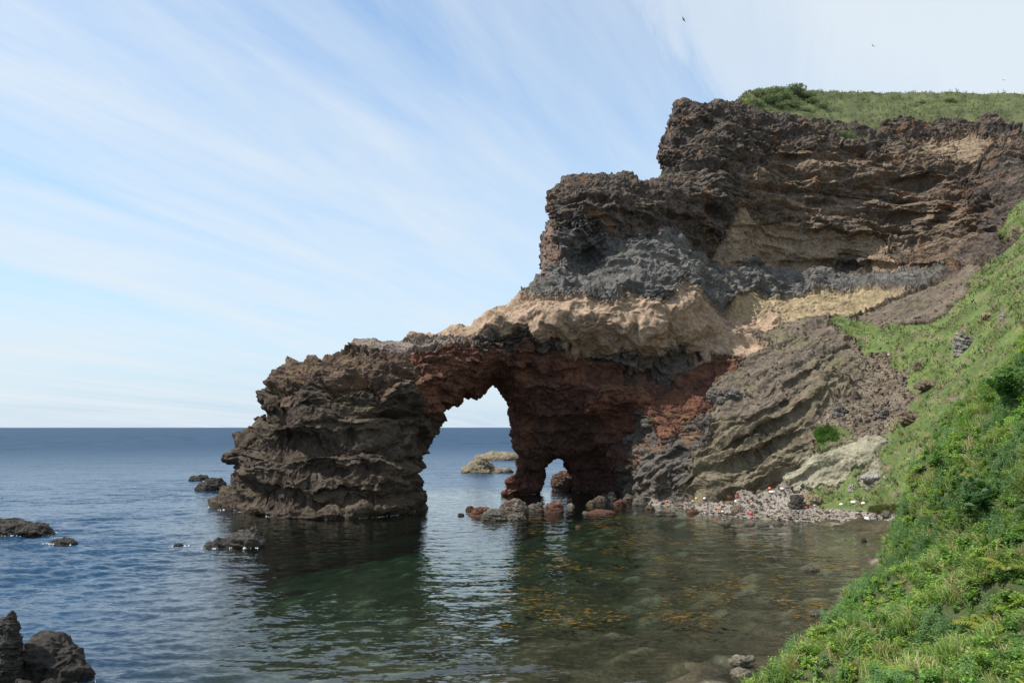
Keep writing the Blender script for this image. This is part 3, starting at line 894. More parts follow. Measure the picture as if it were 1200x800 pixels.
shrubs = [shrub_mesh(rs, 6.0, 3.4, 900, (.135,.175,.098)), shrub_mesh(rs, 5.0, 3.0, 800, (.150,.185,.112)), shrub_mesh(rs, 7.0, 4.2, 1100, (.118,.158,.085))]
for k, (px, py, sc, m_, label) in enumerate([
    (893, 110, 1.0, 0, 'grey-green shrub on the left shoulder of the plateau skyline'), (908, 107, 1.0, 1, 'rounded shrub on the skyline between the left shoulder and the tallest shrub'),
    (933, 108, 1.1, 2, 'tallest dark green shrub on the plateau skyline'), (922, 113, 1.0, 0, 'shrub just below and left of the tallest plateau shrub'),
    (947, 112, .9, 1, 'shrub on the right flank of the tallest plateau shrub'), (905, 119, 1.0, 2, 'wide shrub in the middle of the plateau thicket'),
    (886, 120, .9, 1, 'shrub at the lower left end of the plateau thicket'), (925, 122, .9, 0, 'shrub at the lower edge of the thicket, below the tallest one'),
    (952, 119, .7, 2, 'small shrub on open grass right of the plateau thicket'), (963, 123, .75, 0, 'dark shrub standing alone at the right end of the plateau thicket'),
    (875, 123, .7, 0, 'small leftmost shrub at the cliff edge of the plateau'), (945, 128, .6, 1, 'low shrub just above the dark cliff edge, right of centre of the thicket'),
    (1112, 116, .6, 1, 'small lone shrub on the grass far right of the plateau'), (1080, 118, .45, 0, 'low scrubby shrub on the plateau above the grass ledge')]):
    g = pick_on(px, py + 3, [plateau], 305)
    o = link('shrub', shrubs[m_] if k > 2 else shrubs[m_], M_LEAF if k < 3 and False else None, label=label, cat='shrub', group='shrubs on the plateau')
    if not o.data.materials: o.data.materials.append(M_LEAF)
    o.location = g[0] - np.array([0, 0, .3]); o.scale = (sc * 1.25, sc * 1.2, sc * .95); o.rotation_euler = (0, 0, rs.uniform(0, 6.28))
log('shrubs')

# ------------------------------------------------------------------ boulders and sea rocks
def rock_mesh(name, ell, vox, kinds, seed, relief=0.35, sub=True):
    """ellipsoids (x,y,z,rx,ry,rz) joined into one body, meshed and weathered like the cliff"""
    ell = np.array(ell, float)
    lo = (ell[:, :3] - ell[:, 3:]).min(0) - 3 * vox; hi = (ell[:, :3] + ell[:, 3:]).max(0) + 3 * vox
    n = np.maximum(((hi - lo) / vox).astype(int) + 1, 4)
    G = np.stack(np.meshgrid(*[lo[k] + np.arange(n[k]) * vox for k in range(3)], indexing='ij'), -1)
    S = None
    for e in ell:
        s_ = (np.linalg.norm((G - e[:3]) / e[3:], axis=-1) - 1) * e[3:].min()
        if S is None: S = s_
        else:
            k = .4 * ell[:, 3:].min(); hh = np.clip(.5 + .5 * (s_ - S) / k, 0, 1)
            S = s_ * (1 - hh) + S * hh - k * hh * (1 - hh)
    v, f = surface_nets(S.astype(np.float32), lo, vox)
    v = relax(v, f, 1)
    if sub: v, f = subdivide(v, f); v = relax(v, f, 1)
    nrm = vnormals(v, f)
    sc = relief
    Q = v / sc + seed * 13.7
    A = np.tile(np.array([1.2, 1.2, 1.3, 1.0, .5]), (len(v), 1)); D_ = np.tile(np.array([.25, -.1, .96]), (len(v), 1)); T_ = np.full(len(v), 2.2)
    v = v + nrm * (rock_relief(Q, A, D_, T_) - .5)[:, None] * sc
    t = np.clip(.5 + .8 * fbm(Q / 4.0, 4, 600), 0, 1)[:, None]
    a, b = np.array(kinds[0]), np.array(kinds[1])
    v = relax(v, f, 1, .45)
    me = new_mesh(name, v, f, False)
    set_col(me, a * (1 - t) + b * t)
    return me

DARK = ((.034,.031,.027), (.070,.063,.053)); RED = ((.105,.050,.038), (.180,.090,.062)); GREY = ((.090,.082,.072), (.170,.156,.135))
TAN = ((.200,.160,.095), (.310,.255,.155)); PALE = ((.240,.220,.190), (.360,.335,.290)); BROWN = ((.110,.080,.055), (.180,.135,.095)); MIX = ((.090,.060,.048), (.170,.145,.115))

def sea_rock(px, py, wpx, hpx, kinds, label, parts=None, deep=.7, group=None, name='sea_rock', cat='rock', z=0.0):
    c = on_water(px, py, z); m = c[1] / FPX
    w_, h_ = wpx * m * .92, hpx * m * .92
    if parts is None:
        r = np.random.default_rng(int(px * 7 + py))
        parts = [(0, 0, .1, .5, .5 * deep, .85), (r.uniform(-.22, -.1), r.uniform(-.1, .1), 0, .3, .3 * deep, r.uniform(.5, .75)), (r.uniform(.1, .22), r.uniform(-.1, .1), 0, .28, .28 * deep, r.uniform(.4, .7))]
    ell = [(x * w_, y * w_, zz * h_ - .15 * h_, rx * w_, ry * w_, rz * h_) for (x, y, zz, rx, ry, rz) in parts]
    vox = max(w_ / 26, .05)
    me = rock_mesh(name, ell, vox, kinds, px * .37 + py, relief=max(min(w_, h_ * 1.6) * .05, .03))
    o = link(name, me, M_BOULDER, label=label, cat=cat, group=group)
    o.location = (c[0], c[1] + ell[0][4] * .6, z)
    return o

ROCKS = [
 (18, 627, 76, 23, DARK, 'low dark rock in the open sea, cut by the left edge of the view', [(0,0,0,.5,.3,.8),(-.2,0,.1,.3,.25,.9),(.32,0,0,.2,.2,.75)]),
 (70, 638, 34, 9, DARK, 'small rock just awash with white foam, right of the low dark rock', None),
 (246, 575, 38, 17, DARK, 'dark rock in the sea touching the left foot of the arch', None),
 (232, 563, 26, 9, DARK, 'thin flat dark rock farther out, left of the arch foot', None),
 (268, 641, 86, 33, ((.046,.042,.036),(.095,.086,.072)), 'dark peaked rock with a long low tail in front of the arch leg', [(.29,0,.15,.17,.18,.7),(.25,0,.3,.19,.15,.5),(.31,0,.55,.11,.12,.4),(.13,0,.1,.23,.16,.5),(-.02,0,0,.24,.14,.42),(-.2,0,0,.24,.13,.3),(-.38,0,0,.16,.11,.2)]),
 (208, 639, 12, 3, DARK, 'tiny dark rock in foam at the tip of the low tail', None),
 (50, 800, 112, 74, DARK, 'big jagged black rock in the lower left corner of the view', [(-.1,.1,.1,.34,.3,.72),(.16,0,0,.3,.22,.38),(.33,-.05,-.05,.18,.12,.18),(-.05,-.3,-.05,.5,.2,.32)]),
 (-4, 806, 38, 98, DARK, 'tall black rock pillar at the very left edge, beside the big jagged rock', [(0,0,.1,.5,.5,.85),(.1,.1,.3,.36,.36,.7)]),
 (572, 554, 74, 23, ((.165,.137,.092),(.255,.212,.142)), 'tan rocky islet seen through the arch, the nearer of two', [(-.12,0,.1,.2,.25,.85),(-.28,0,0,.18,.2,.5),(.2,0,0,.32,.2,.42)]),
 (585, 539, 66, 12, ((.165,.137,.092),(.255,.212,.142)), 'tan rocky islet seen through the arch, the farther of two', None),
 (551, 598, 11, 6, RED, 'small red rock leftmost in the row under the arch', None),
 (540, 604, 8, 4, DARK, 'tiny dark rock in foam left of the row under the arch', None),
 (563, 604, 27, 13, RED, 'red-brown boulder in the sea, second from the left under the arch', None),
 (579, 609, 34, 16, GREY, 'grey boulder at the front of the row under the arch', None),
 (602, 603, 36, 22, MIX, 'largest dark red boulder in the row under the arch', None),
 (604, 609, 26, 9, GREY, 'flat grey rock in front of the largest dark red boulder', None),
 (627, 598, 24, 13, GREY, 'slanting grey boulder below the arch pillar', [(0,0,.1,.5,.35,.6),(.2,0,.3,.3,.3,.6)]),
 (650, 600, 25, 15, RED, 'rounded red and grey boulder right of the arch pillar', None),
 (634, 599, 8, 5, RED, 'small red stone between the slanting and the rounded boulder', None),
 (706, 602, 34, 6, RED, 'flat red slab at the water edge right of the small cave', None),
 (693, 592, 12, 7, BROWN, 'small ochre boulder at the cave mouth', None),
 (703, 588, 16, 9, MIX, 'dark boulder of the rubble at the right side of the cave', None),
 (716, 586, 18, 12, GREY, 'grey boulder heaped against the cliff right of the cave', None),
 (727, 592, 16, 9, RED, 'reddish boulder at the water in front of the heaped grey one', None),
 (738, 588, 18, 12, MIX, 'brown boulder in the middle of the rubble between cave and beach', None),
 (750, 592, 18, 10, GREY, 'grey boulder at the beach end of the rubble', None),
 (669, 594, 9, 5, PALE, 'small pale stone in the water before the cave', None),
 (686, 601, 7, 3, PALE, 'tiny pale stone left of the flat red slab', None),
 (762, 597, 12, 6, MIX, 'low brown stone where the rubble meets the beach', None),
 (678, 618, 8, 3, RED, 'small red rock alone in the weedy water', None),
 (665, 574, 44, 25, ((.090,.056,.043),(.150,.088,.062)), 'sunlit red and grey rock standing behind the small cave', [(0,0,.1,.42,.4,.85),(-.12,0,.3,.26,.3,.65),(.22,0,0,.36,.3,.7)]),
 (866, 604, 19, 15, BROWN, 'dark brown boulder at the water edge of the beach', [(0,0,.1,.5,.4,.7),(.1,0,.3,.3,.3,.7)]),
 (850, 614, 17, 3, GREY, 'flat wet rock in the shallows, leftmost of four in a line', None),
 (879, 615, 15, 3, GREY, 'flat wet rock in the shallows, second of four in a line', None),
 (895, 616, 16, 3, GREY, 'flat wet rock in the shallows, third of four in a line', None),
 (913, 615, 14, 4, GREY, 'flat wet rock in the shallows, rightmost of four in a line', None),
 (812, 601, 15, 6, RED, 'dark red rock at the water edge on the left half of the beach', None),
 (787, 604, 12, 3, MIX, 'low rock in the shallows at the left end of the beach', None),
 (952, 668, 20, 5, GREY, 'low dark wet rock breaking the surface near the bank', None),
 (1013, 634, 6, 5, DARK, 'small black rock in the shallows below the right end of the beach', None),
 (868, 776, 24, 9, PALE, 'pale rounded boulder in the shallows at the foot of the bank', None),
 (870, 792, 26, 10, PALE, 'pale wet boulder beside the bank at the bottom of the view', None),
 (880, 772, 12, 5, PALE, 'small pale stone right of the pale rounded boulder', None),
 (960, 720, 24, 6, GREY, 'flat grey rock half sunk in the shallows against the bank', None)]
rock_objs = []
for r_ in ROCKS:
    rock_objs.append(sea_rock(*r_[:6], parts=r_[6], group='rocks in the water and along the shore'))
log('sea rocks')

def land_rock(px, py, wpx, hpx, kinds, label, group=None, parts=None, name='boulder', fall=180):
    g = pick_on(px, py, LAND, fall)
    c = g[0]; m = c[1] / FPX; w_, h_ = wpx * m, hpx * m
    parts = parts or [(0, 0, .1, .5, .4, .75), (-.15, -.05, .2, .3, .3, .7), (.18, .05, 0, .3, .28, .6)]
    ell = [(x * w_, y * w_, zz * h_, rx * w_, ry * w_, rz * h_) for (x, y, zz, rx, ry, rz) in parts]
    me = rock_mesh(name, ell, max(w_ / 18, .05), kinds, px * .31 + py, relief=max(w_ * .05, .03))
    o = link(name, me, M_BOULDER, label=label, cat='boulder', group=group)
    o.location = c
    return o
for a in [
 (1129, 409, 21, 22, ((.16,.147,.125),(.26,.24,.205)), 'pale grey boulder standing on the grass slope'),
 (838, 466, 18, 13, GREY, 'angular grey block on the dark apron of rock, left one of a pair'),
 (857, 463, 20, 9, GREY, 'flat grey block on the dark apron of rock, right one of a pair'),
 (846, 470, 12, 6, GREY, 'small grey stone wedged under the pair of grey blocks'),
 (1067, 492, 24, 12, BROWN, 'brown boulder half buried in turf above the beach'),
 (1075, 431, 9, 8, BROWN, 'small brown boulder on turf below the pale grey boulder'),
 (1088, 453, 26, 6, BROWN, 'row of brown stones breaking the turf right of the gully'),
 (1034, 486, 14, 10, GREY, 'grey boulder in the middle of the stony gully'),
 (984, 486, 18, 12, GREY, 'grey boulder at the left edge of the stony gully'),
 (936, 592, 22, 13, DARK, 'dark boulder lying in the middle of the beach'),
 (948, 588, 26, 12, TAN, 'tan weedy boulder beside the dark one on the beach'),
 (1040, 604, 12, 6, GREY, 'grey stone at the right end of the beach, under the grass mound'),
 (998, 573, 8, 6, PALE, 'small pale stone on turf above the beach'),
 (1022, 560, 24, 5, PALE, 'long pale slab of stone lying in the turf'),
 (1157, 372, 14, 6, TAN, 'tan stone in the upper grass slope'),
 (1176, 372, 8, 6, PALE, 'small white-grey stone at the upper right of the grass slope')]:
    land_rock(*a, group='boulders on the slope and beach')

# shingle and rubble: stones nobody could count
ico = []
for k in range(5):
    r = np.random.default_rng(80 + k)
    g = np.array([(x, y, z_) for x in (-1, 1) for y in (-1, 1) for z_ in (-1, 1)], float) * r.uniform(.55, 1.0, (8, 3)) * .5
    ico.append(g)
icf = np.array([(0, 1, 3, 2), (4, 6, 7, 5), (0, 4, 5, 1), (2, 3, 7, 6), (0, 2, 6, 4), (1, 5, 7, 3)])
def scatter(name, mask, n, smin, smax, pal, thr=-9, wet=None):
    fm = np.flatnonzero(mask); c = V[F[fm]].mean(1)
    x, y = to_px(c); k = (x < 1240)
    fm, c = fm[k], c[k]
    nz = fbm(c / 4.0, 3, 700)
    fm, c = fm[nz > thr], c[nz > thr]
    if len(c) == 0: return
    i = rng.integers(len(c), size=n)
    vs_, cs_, fs_ = [], [], []
    sz = smin * (smax / smin) ** (rng.uniform(size=n) ** 2.2)
    for q in range(n):
        g = ico[rng.integers(5)] * sz[q] * rng.uniform(.6, 1.2, 3)
        a = rng.uniform(0, 6.28); R_ = np.array([[math.cos(a), -math.sin(a), 0], [math.sin(a), math.cos(a), 0], [0, 0, .75]])
        vs_.append(g @ R_.T + c[i[q]] + rng.normal(size=3) * [.25, .25, .03])
        cs_.append(np.tile(np.array(pal[rng.integers(len(pal))]) * rng.uniform(.7, 1.3) * (.45 if wet is not None and c[i[q], 2] < wet else 1), (8, 1)))
        fs_.append(icf + 8 * q)
    me = new_mesh(name, np.concatenate(vs_), np.concatenate(fs_), False)
    set_col(me, np.concatenate(cs_))
    link(name, me, M_BOULDER, kind='stuff')
scatter('shingle', is_beach & (cen[:, 2] > -.3), 8500, .10, .8, [(.22,.19,.16),(.16,.135,.115),(.27,.245,.215),(.14,.085,.065),(.10,.085,.075),(.34,.32,.29)], wet=.35)
scatter('rubble', (Wf[:, KEYS.index('W')] > .4), 1500, .2, 1.3, [(.18,.14,.10),(.13,.10,.08),(.24,.20,.15),(.10,.08,.07)])
scatter('slope_stones', is_turf, 420, .15, 1.1, [(.24,.20,.16),(.18,.14,.11),(.30,.27,.23),(.12,.09,.07)], .0)
scatter('scree', (Wf[:, KEYS.index('A')] > .5), 1300, .15, .9, [(.15,.12,.09),(.10,.08,.06),(.18,.13,.10),(.13,.07,.05)])
log('stones')

# ------------------------------------------------------------------ things washed up on the beach
import bmesh
def plain(name, col, rough=.5):
    m, nt = mat_new(name)
    pos = N(nt, 'ShaderNodeNewGeometry').outputs['Position']
    n = N(nt, 'ShaderNodeTexNoise', {'Vector': pos, 'Scale': 6.0, 'Detail': 4.0}).outputs['Fac']
    c = mixc(nt, ramp(nt, n, [(.4, 0.0), (.7, .5)]), col, tuple(.6 * x + .06 for x in col))
    p = N(nt, 'ShaderNodeBsdfPrincipled', {'Base Color': c, 'Roughness': rough})
    N(nt, 'ShaderNodeOutputMaterial', {'Surface': p.outputs[0]})
    return m
PM = {'orange': plain('orange_plastic', (.62, .16, .05)), 'red': plain('red_plastic', (.52, .06, .04)), 'white': plain('white_foam', (.78, .77, .74), .8),
      'yellow': plain('yellow_plastic', (.72, .5, .05)), 'wood': plain('bleached_wood', (.36, .27, .17), .85), 'black': plain('black_rope', (.03, .03, .03), .8)}

def bm_to(name, bm, mat, parent=None, **kw):
    me = bpy.data.meshes.new(name); bm.to_mesh(me); bm.free()
    for p in me.polygons: p.use_smooth = True
    return link(name, me, mat, parent=parent, **kw)

def ball(bm, r, loc, sc=(1, 1, 1)):
    n = bmesh.ops.create_uvsphere(bm, u_segments=16, v_segments=10, radius=r)['verts']
    bmesh.ops.scale(bm, vec=sc, verts=n); bmesh.ops.translate(bm, vec=loc, verts=n)
def ring(bm, R_, r_, z_=0, n=14, m=6):
    rows = []
    for i in range(n):
        a = i * 6.2832 / n
        rows.append([bm.verts.new(((R_ + r_ * math.cos(b * 6.2832 / m)) * math.cos(a), (R_ + r_ * math.cos(b * 6.2832 / m)) * math.sin(a), z_ + r_ * math.sin(b * 6.2832 / m))) for b in range(m)])
    for i in range(n):
        for b in range(m): bm.faces.new((rows[i][b], rows[(i + 1) % n][b], rows[(i + 1) % n][(b + 1) % m], rows[i][(b + 1) % m]))
def slab(bm, sx, sy, sz, loc=(0, 0, 0), bev=.05):
    n = bmesh.ops.create_cube(bm, size=1)['verts']
    bmesh.ops.scale(bm, vec=(sx, sy, sz), verts=n); bmesh.ops.translate(bm, vec=loc, verts=n)
    bmesh.ops.bevel(bm, geom=list({e for v_ in n for e in v_.link_edges}), offset=bev, segments=2, affect='EDGES')

def debris(shape, colr_, px, py, size, label, tilt=0.0, rz=0.0):
    g = pick_on(px, py, [beach, slope, cliff], 180)
    root = bpy.data.objects.new({'buoy': 'buoy', 'float': 'fishing_float', 'crate': 'plastic_crate', 'block': 'foam_block', 'plank': 'driftwood_plank', 'drum': 'plastic_drum'}[shape], None)
    COL.objects.link(root)
    root['label'] = label; root['category'] = {'buoy': 'buoy', 'float': 'float', 'crate': 'crate', 'block': 'foam block', 'plank': 'driftwood', 'drum': 'drum'}[shape]
    root['group'] = 'litter washed up on the beach'
    root.location = g[0] - np.array([0, 0, .04]); root.rotation_euler = (tilt, 0, rz)
    s = size; M = PM[colr_]
    if shape == 'buoy':
        bm = bmesh.new(); ball(bm, s * .5, (0, 0, s * .45)); ring(bm, s * .5, s * .05, s * .45, 20); bm_to('shell', bm, M, root)
        bm = bmesh.new(); ring(bm, s * .11, s * .04, 0, 10)
        bmesh.ops.rotate(bm, matrix=__import__('mathutils').Matrix.Rotation(math.pi / 2, 3, 'X'), verts=bm.verts); bmesh.ops.translate(bm, vec=(0, 0, s * 1.02), verts=bm.verts)
        bm_to('rope_eye', bm, PM['black'], root)
    elif shape == 'float':
        bm = bmesh.new(); ball(bm, s * .5, (0, 0, s * .38), (1.25, .75, .75)); bm_to('body', bm, M, root)
        bm = bmesh.new(); ring(bm, s * .3, s * .04, 0); bmesh.ops.rotate(bm, matrix=__import__('mathutils').Matrix.Rotation(math.pi / 2, 3, 'Y'), verts=bm.verts); bmesh.ops.translate(bm, vec=(s * .3, 0, s * .38), verts=bm.verts)
        bm_to('band', bm, PM['black'], root)
    elif shape == 'crate':
        bm = bmesh.new(); slab(bm, s, s * .7, s * .06, (0, 0, s * .04), .01)
        bm_to('base', bm, M, root)
        for (x, y, sx, sy) in ((0, s * .35, s, s * .06), (0, -s * .35, s, s * .06), (s * .5, 0, s * .06, s * .62), (-s * .5, 0, s * .06, s * .62)):
            bm = bmesh.new()
            for zz in (.14, .3, .46): slab(bm, sx, sy, s * .11, (x, y, s * zz), .008)
            slab(bm, sx * .96 if sx > sy else sx * .6, sy * .6 if sx > sy else sy * .96, s * .42, (x, y, s * .29), .006)
            bm_to('side_panel', bm, M, root)
    elif shape == 'block':
        bm = bmesh.new(); slab(bm, s, s * .62, s * .36, (0, 0, s * .17), s * .07)
        for v_ in bm.verts:
            v_.co += Vector(rng.normal(size=3) * s * .025)
        bm_to('chunk', bm, M, root)
    elif shape == 'drum':
        bm = bmesh.new()
        r0 = bmesh.ops.create_cone(bm, cap_ends=True, segments=18, radius1=s * .3, radius2=s * .3, depth=s)
        bmesh.ops.bevel(bm, geom=[e for e in bm.edges if abs(e.verts[0].co.z - e.verts[1].co.z) < .01], offset=s * .05, segments=2, affect='EDGES')
        for zz in (-.18, .18): ring(bm, s * .3, s * .025, s * zz, 18)
        bmesh.ops.rotate(bm, matrix=__import__('mathutils').Matrix.Rotation(math.pi / 2, 3, 'Y'), verts=bm.verts); bmesh.ops.translate(bm, vec=(0, 0, s * .3), verts=bm.verts)
        bm_to('barrel', bm, M, root)
        bm = bmesh.new(); ring(bm, s * .05, s * .03, 0, 8); bmesh.ops.translate(bm, vec=(s * .2, 0, s * .61), verts=bm.verts); bm_to('cap', bm, PM['black'], root)
    elif shape == 'plank':
        bm = bmesh.new(); slab(bm, s, s * .06, s * .04, (0, 0, s * .03), .02)
        bmesh.ops.subdivide_edges(bm, edges=[e for e in bm.edges if e.calc_length() > s * .5], cuts=6)
        for v_ in bm.verts: v_.co.z += .04 * s * math.sin(v_.co.x * 3 / s * 2); v_.co.y += rng.normal() * s * .003
        bm_to('board', bm, M, root)
    return root
for d_ in [
 ('drum','orange',782,588,.9,'orange drum washed up at the left end of the beach',0,.4), ('buoy','red',809,586,.7,'red buoy near the cliff foot on the left of the beach'),
 ('block','white',812,587,.6,'small white foam chunk touching the red buoy by the cliff foot'), ('buoy','yellow',816,585,.6,'yellow buoy beside the rocks on the left of the beach'),
 ('float','white',826,585,.8,'white float right of the yellow buoy',0,.5), ('drum','orange',855,583,1.1,'orange drum lying under the bedded rock above the beach',0,.2),
 ('crate','red',864,582,.9,'red crate against the rocks above the dark brown boulder',0,.5), ('block','white',863,588,1.3,'long white foam block tilted above the dark brown boulder',.5,.9),
 ('drum','orange',843,597,.9,'orange drum near the water left of the dark brown boulder',0,2.6), ('float','white',847,600,.6,'small white float at the water left of the dark brown boulder'),
 ('buoy','red',880,603,.9,'bright red buoy at the water edge right of the dark brown boulder'), ('float','orange',881,592,.8,'orange float upslope of the bright red buoy',0,1.3),
 ('buoy','orange',902,574,.85,'orange buoy highest up the beach beside the grass'), ('block','white',905,577,1.4,'flat white foam block below the highest orange buoy',0,.2),
 ('block','white',917,573,1.0,'white foam block at the grass edge right of the highest orange buoy',.3,.7), ('crate','orange',950,587,1.4,'big orange crate in the middle of the driftline',.1,.3),
 ('float','white',942,592,.8,'white float left of the big orange crate'), ('crate','red',945,595,.9,'red crate just below the big orange crate',0,1.0), ('block','white',955,592,.8,'white foam block right below the big orange crate',0,.5),
 ('float','white',986,592,.7,'white float on the driftline between the plank and the grass'), ('block','white',1001,589,1.3,'white foam block on the grass edge at the right of the beach',.2,.4),
 ('float','white',1012,591,.8,'white float on the grass edge right of the foam block'), ('buoy','white',1016,611,1.15,'big white buoy at the right end of the beach'),
 ('float','white',1017,617,1.0,'white float at the water below the big white buoy'), ('drum','orange',1024,617,.8,'orange drum right of the white float by the water',0,.6),
 ('plank','wood',961,601,3.6,'long bleached driftwood plank lying on the shingle',0,-.12), ('plank','wood',1005,604,2.0,'short driftwood plank near the right end of the beach',0,.4)]:
    debris(*d_)

# ------------------------------------------------------------------ sea birds
def bird(px, py, Y, span, bank_, label):
    root = bpy.data.objects.new('sea_bird', None); COL.objects.link(root)
    root['label'] = label; root['category'] = 'bird'; root['group'] = 'sea birds in the sky'
    root.location = at(px, py, Y)
    M = PM['black']
    bm = bmesh.new(); ball(bm, span * .06, (0, 0, 0), (3.0, 1, .95)); ball(bm, span * .045, (span * .19, 0, span * .015), (1.1, .9, .9))
    v1 = [bm.verts.new(p) for p in ((span * .22, .02 * span, 0), (span * .22, -.02 * span, 0), (span * .29, 0, -.005), (-span * .15, .03 * span, .01), (-span * .15, -.03 * span, .01), (-span * .3, .06 * span, 0), (-span * .3, -.06 * span, 0))]
    bm.faces.new((v1[0], v1[1], v1[2])); bm.faces.new((v1[3], v1[4], v1[6], v1[5]))
    bm_to('body', bm, M, root)
    for s_ in (-1, 1):
        bm = bmesh.new(); pr = None
        for (y, x0, x1, z_) in ((.03, .10, -.09, .02), (.17, .13, -.05, .09), (.34, .08, -.05, .10), (.5, -.04, -.08, .05)):
            cu_ = [bm.verts.new((span * x0, s_ * span * y, span * z_)), bm.verts.new((span * x1, s_ * span * y, span * z_ - .01))]
            if pr: bm.faces.new((pr[0], pr[1], cu_[1], cu_[0]))
            pr = cu_
        r_ = bmesh.ops.solidify(bm, geom=list(bm.faces), thickness=span * .012)
        bm_to('wing', bm, M, root)
    root.rotation_euler = bank_
bird(801, 23, 190, 1.5, (.9, .2, 2.2), 'dark sea bird gliding in blue sky left of the cloud bank')
bird(1023, 54, 190, 1.5, (1.0, -.2, .6), 'dark sea bird flying in front of the pale cloud over the plateau')
bird(1176, 94, 240, 1.0, (.3, .1, 1.2), 'tiny distant sea bird low over the plateau at far right')
log('beach things')

# ------------------------------------------------------------------ sea
def water_material():
    m, nt = mat_new('sea_water')
    pos = N(nt, 'ShaderNodeNewGeometry')
    nin = pos.outputs['Normal']; pos = pos.outputs['Position']
    def wave(scale, rot, stretch, detail=2.0):
        mp = N(nt, 'ShaderNodeMapping', {'Vector': pos, 'Rotation': (0, 0, rot), 'Scale': (scale * stretch, scale, scale * .01)})
        n = N(nt, 'ShaderNodeTexNoise', {'Vector': mp.outputs[0], 'Scale': 1.0, 'Detail': detail, 'Roughness': 0.55})
        return N(nt, 'ShaderNodeVectorMath', {0: n.outputs['Color'], 1: (0.5, 0.5, 0.5)}, operation='SUBTRACT').outputs[0]
    def vscale(v, k):
        n = N(nt, 'ShaderNodeVectorMath', {0: v}, operation='SCALE')
        if isinstance(k, bpy.types.NodeSocket): nt.links.new(k, n.inputs['Scale'])
        else: n.inputs['Scale'].default_value = k
        return n.outputs[0]
    def vadd(a, b): return N(nt, 'ShaderNodeVectorMath', {0: a, 1: b}, operation='ADD').outputs[0]
    v = vadd(vscale(wave(0.9, -0.2, 0.5), 0.5), vscale(wave(2.6, 0.1, 0.45, 4.0), 0.95))
    att = N(nt, 'ShaderNodeAttribute', attribute_name='Col').outputs['Color']
    sepc = N(nt, 'ShaderNodeSeparateColor', {'Color': att})
    att = sepc.outputs[0]; rough = sepc.outputs[1]
    v = vscale(v, att)
    v = N(nt, 'ShaderNodeVectorMath', {0: v, 1: (1, 1, 0)}, operation='MULTIPLY').outputs[0]
    nrm = N(nt, 'ShaderNodeVectorMath', {0: vadd(v, nin)}, operation='NORMALIZE').outputs[0]
    om = ramp(nt, att, [(0.50, 0.0), (0.92, 1.0)])
    # clear shallow water over the bay floor
    gl = N(nt, 'ShaderNodeBsdfGlossy', {'Color': (1, 1, 1, 1), 'Roughness': 0.05, 'Normal': nrm}, distribution='GGX')
    tr = N(nt, 'ShaderNodeBsdfTransparent', {'Color': (0.93, 0.97, 0.95, 1)})
    body = N(nt, 'ShaderNodeBsdfDiffuse', {'Color': (0.011, 0.023, 0.016, 1)})
    sub = N(nt, 'ShaderNodeMixShader', {0: 0.12, 1: tr.outputs[0], 2: body.outputs[0]})
    fr = N(nt, 'ShaderNodeFresnel', {'IOR': 1.333, 'Normal': nrm})
    mx = N(nt, 'ShaderNodeMixShader', {0: fr.outputs[0], 1: sub.outputs[0], 2: gl.outputs[0]})
    # deep open water: opaque blue, its small ripples as roughness
    deep = N(nt, 'ShaderNodeBsdfPrincipled', {'Base Color': (0.009, 0.038, 0.080, 1), 'Roughness': rough, 'IOR': 1.333, 'Specular IOR Level': 0.42, 'Normal': nrm})
    mx = N(nt, 'ShaderNodeMixShader', {0: om, 1: mx.outputs[0], 2: deep.outputs[0]})
    va = N(nt, 'ShaderNodeVolumeAbsorption', {'Color': (0.36, 0.66, 0.60, 1), 'Density': 0.06})
    N(nt, 'ShaderNodeOutputMaterial', {'Surface': mx.outputs[0], 'Volume': va.outputs[0]})
    return m
M_SEA = water_material()

R_FAR = 25000.0
# one sheet of water to the horizon: rings about the viewpoint, finer close by; the waves are real swells
NR, NA = 1900, 900
rr = np.concatenate([[2, 12, 25], np.geomspace(36, R_FAR, NR - 3)])
aa = np.concatenate([np.linspace(-180, -42, 20)[:-1], np.linspace(-42, 42, NA - 38), np.linspace(42, 180, 20)[1:]]) * math.pi / 180
RR, AA = np.meshgrid(rr, aa, indexing='ij')
SX, SY = RR * np.sin(AA), RR * np.cos(AA)
spc = RR * (rr[-1] / rr[-2] - 1)
open_ = smooth(-14, 24, -(SX + 3 + .333 * SY))          # sheltered bay ... open sea
open_ = np.maximum(open_, smooth(215, 290, SY))
gust = np.clip(.85 + .75 * fbm(np.stack([SX.ravel() / 60, SY.ravel() / 35, 0 * SX.ravel()], 1), 3, 850), .35, 1.4)
Z = np.zeros(SX.size); xy = np.stack([SX.ravel(), SY.ravel(), np.zeros(SX.size)], 1)
for k, lam in enumerate([1.3, 2.0, 3.0, 4.6, 7, 12, 20, 34, 60, 100]):
    wgt_ = smooth(lam / 2.2, lam / 3.4, spc).ravel() * (smooth(lam / 9, lam / 5, spc).ravel() if lam > 14 else 1)
    sel = wgt_ > 0.001
    if not sel.any(): continue
    th = 0.12 * ((k % 3) - 1) + .08
    c_, s_ = math.cos(th), math.sin(th)
    q = xy[sel]
    q = np.stack([(q[:, 0] * c_ + q[:, 1] * s_) * .45, -q[:, 0] * s_ + q[:, 1] * c_, np.full(len(q), k * 7.3)], 1) / lam
    n = gnoise(q, 3.1 * k)
    n = n - .35 * np.abs(n)                       # narrow troughs, peaked crests
    sl = .17 if lam < 2.5 else (.12 if lam < 4 else (.05 if lam < 6 else (.018 if lam < 14 else .12)))
    Z[sel] += wgt_[sel] * n * min(lam * sl, 2.0) * (0.15 + 0.85 * open_.ravel()[sel]) * gust.ravel()[sel]
P = np.stack([SX.ravel(), SY.ravel(), Z], 1)
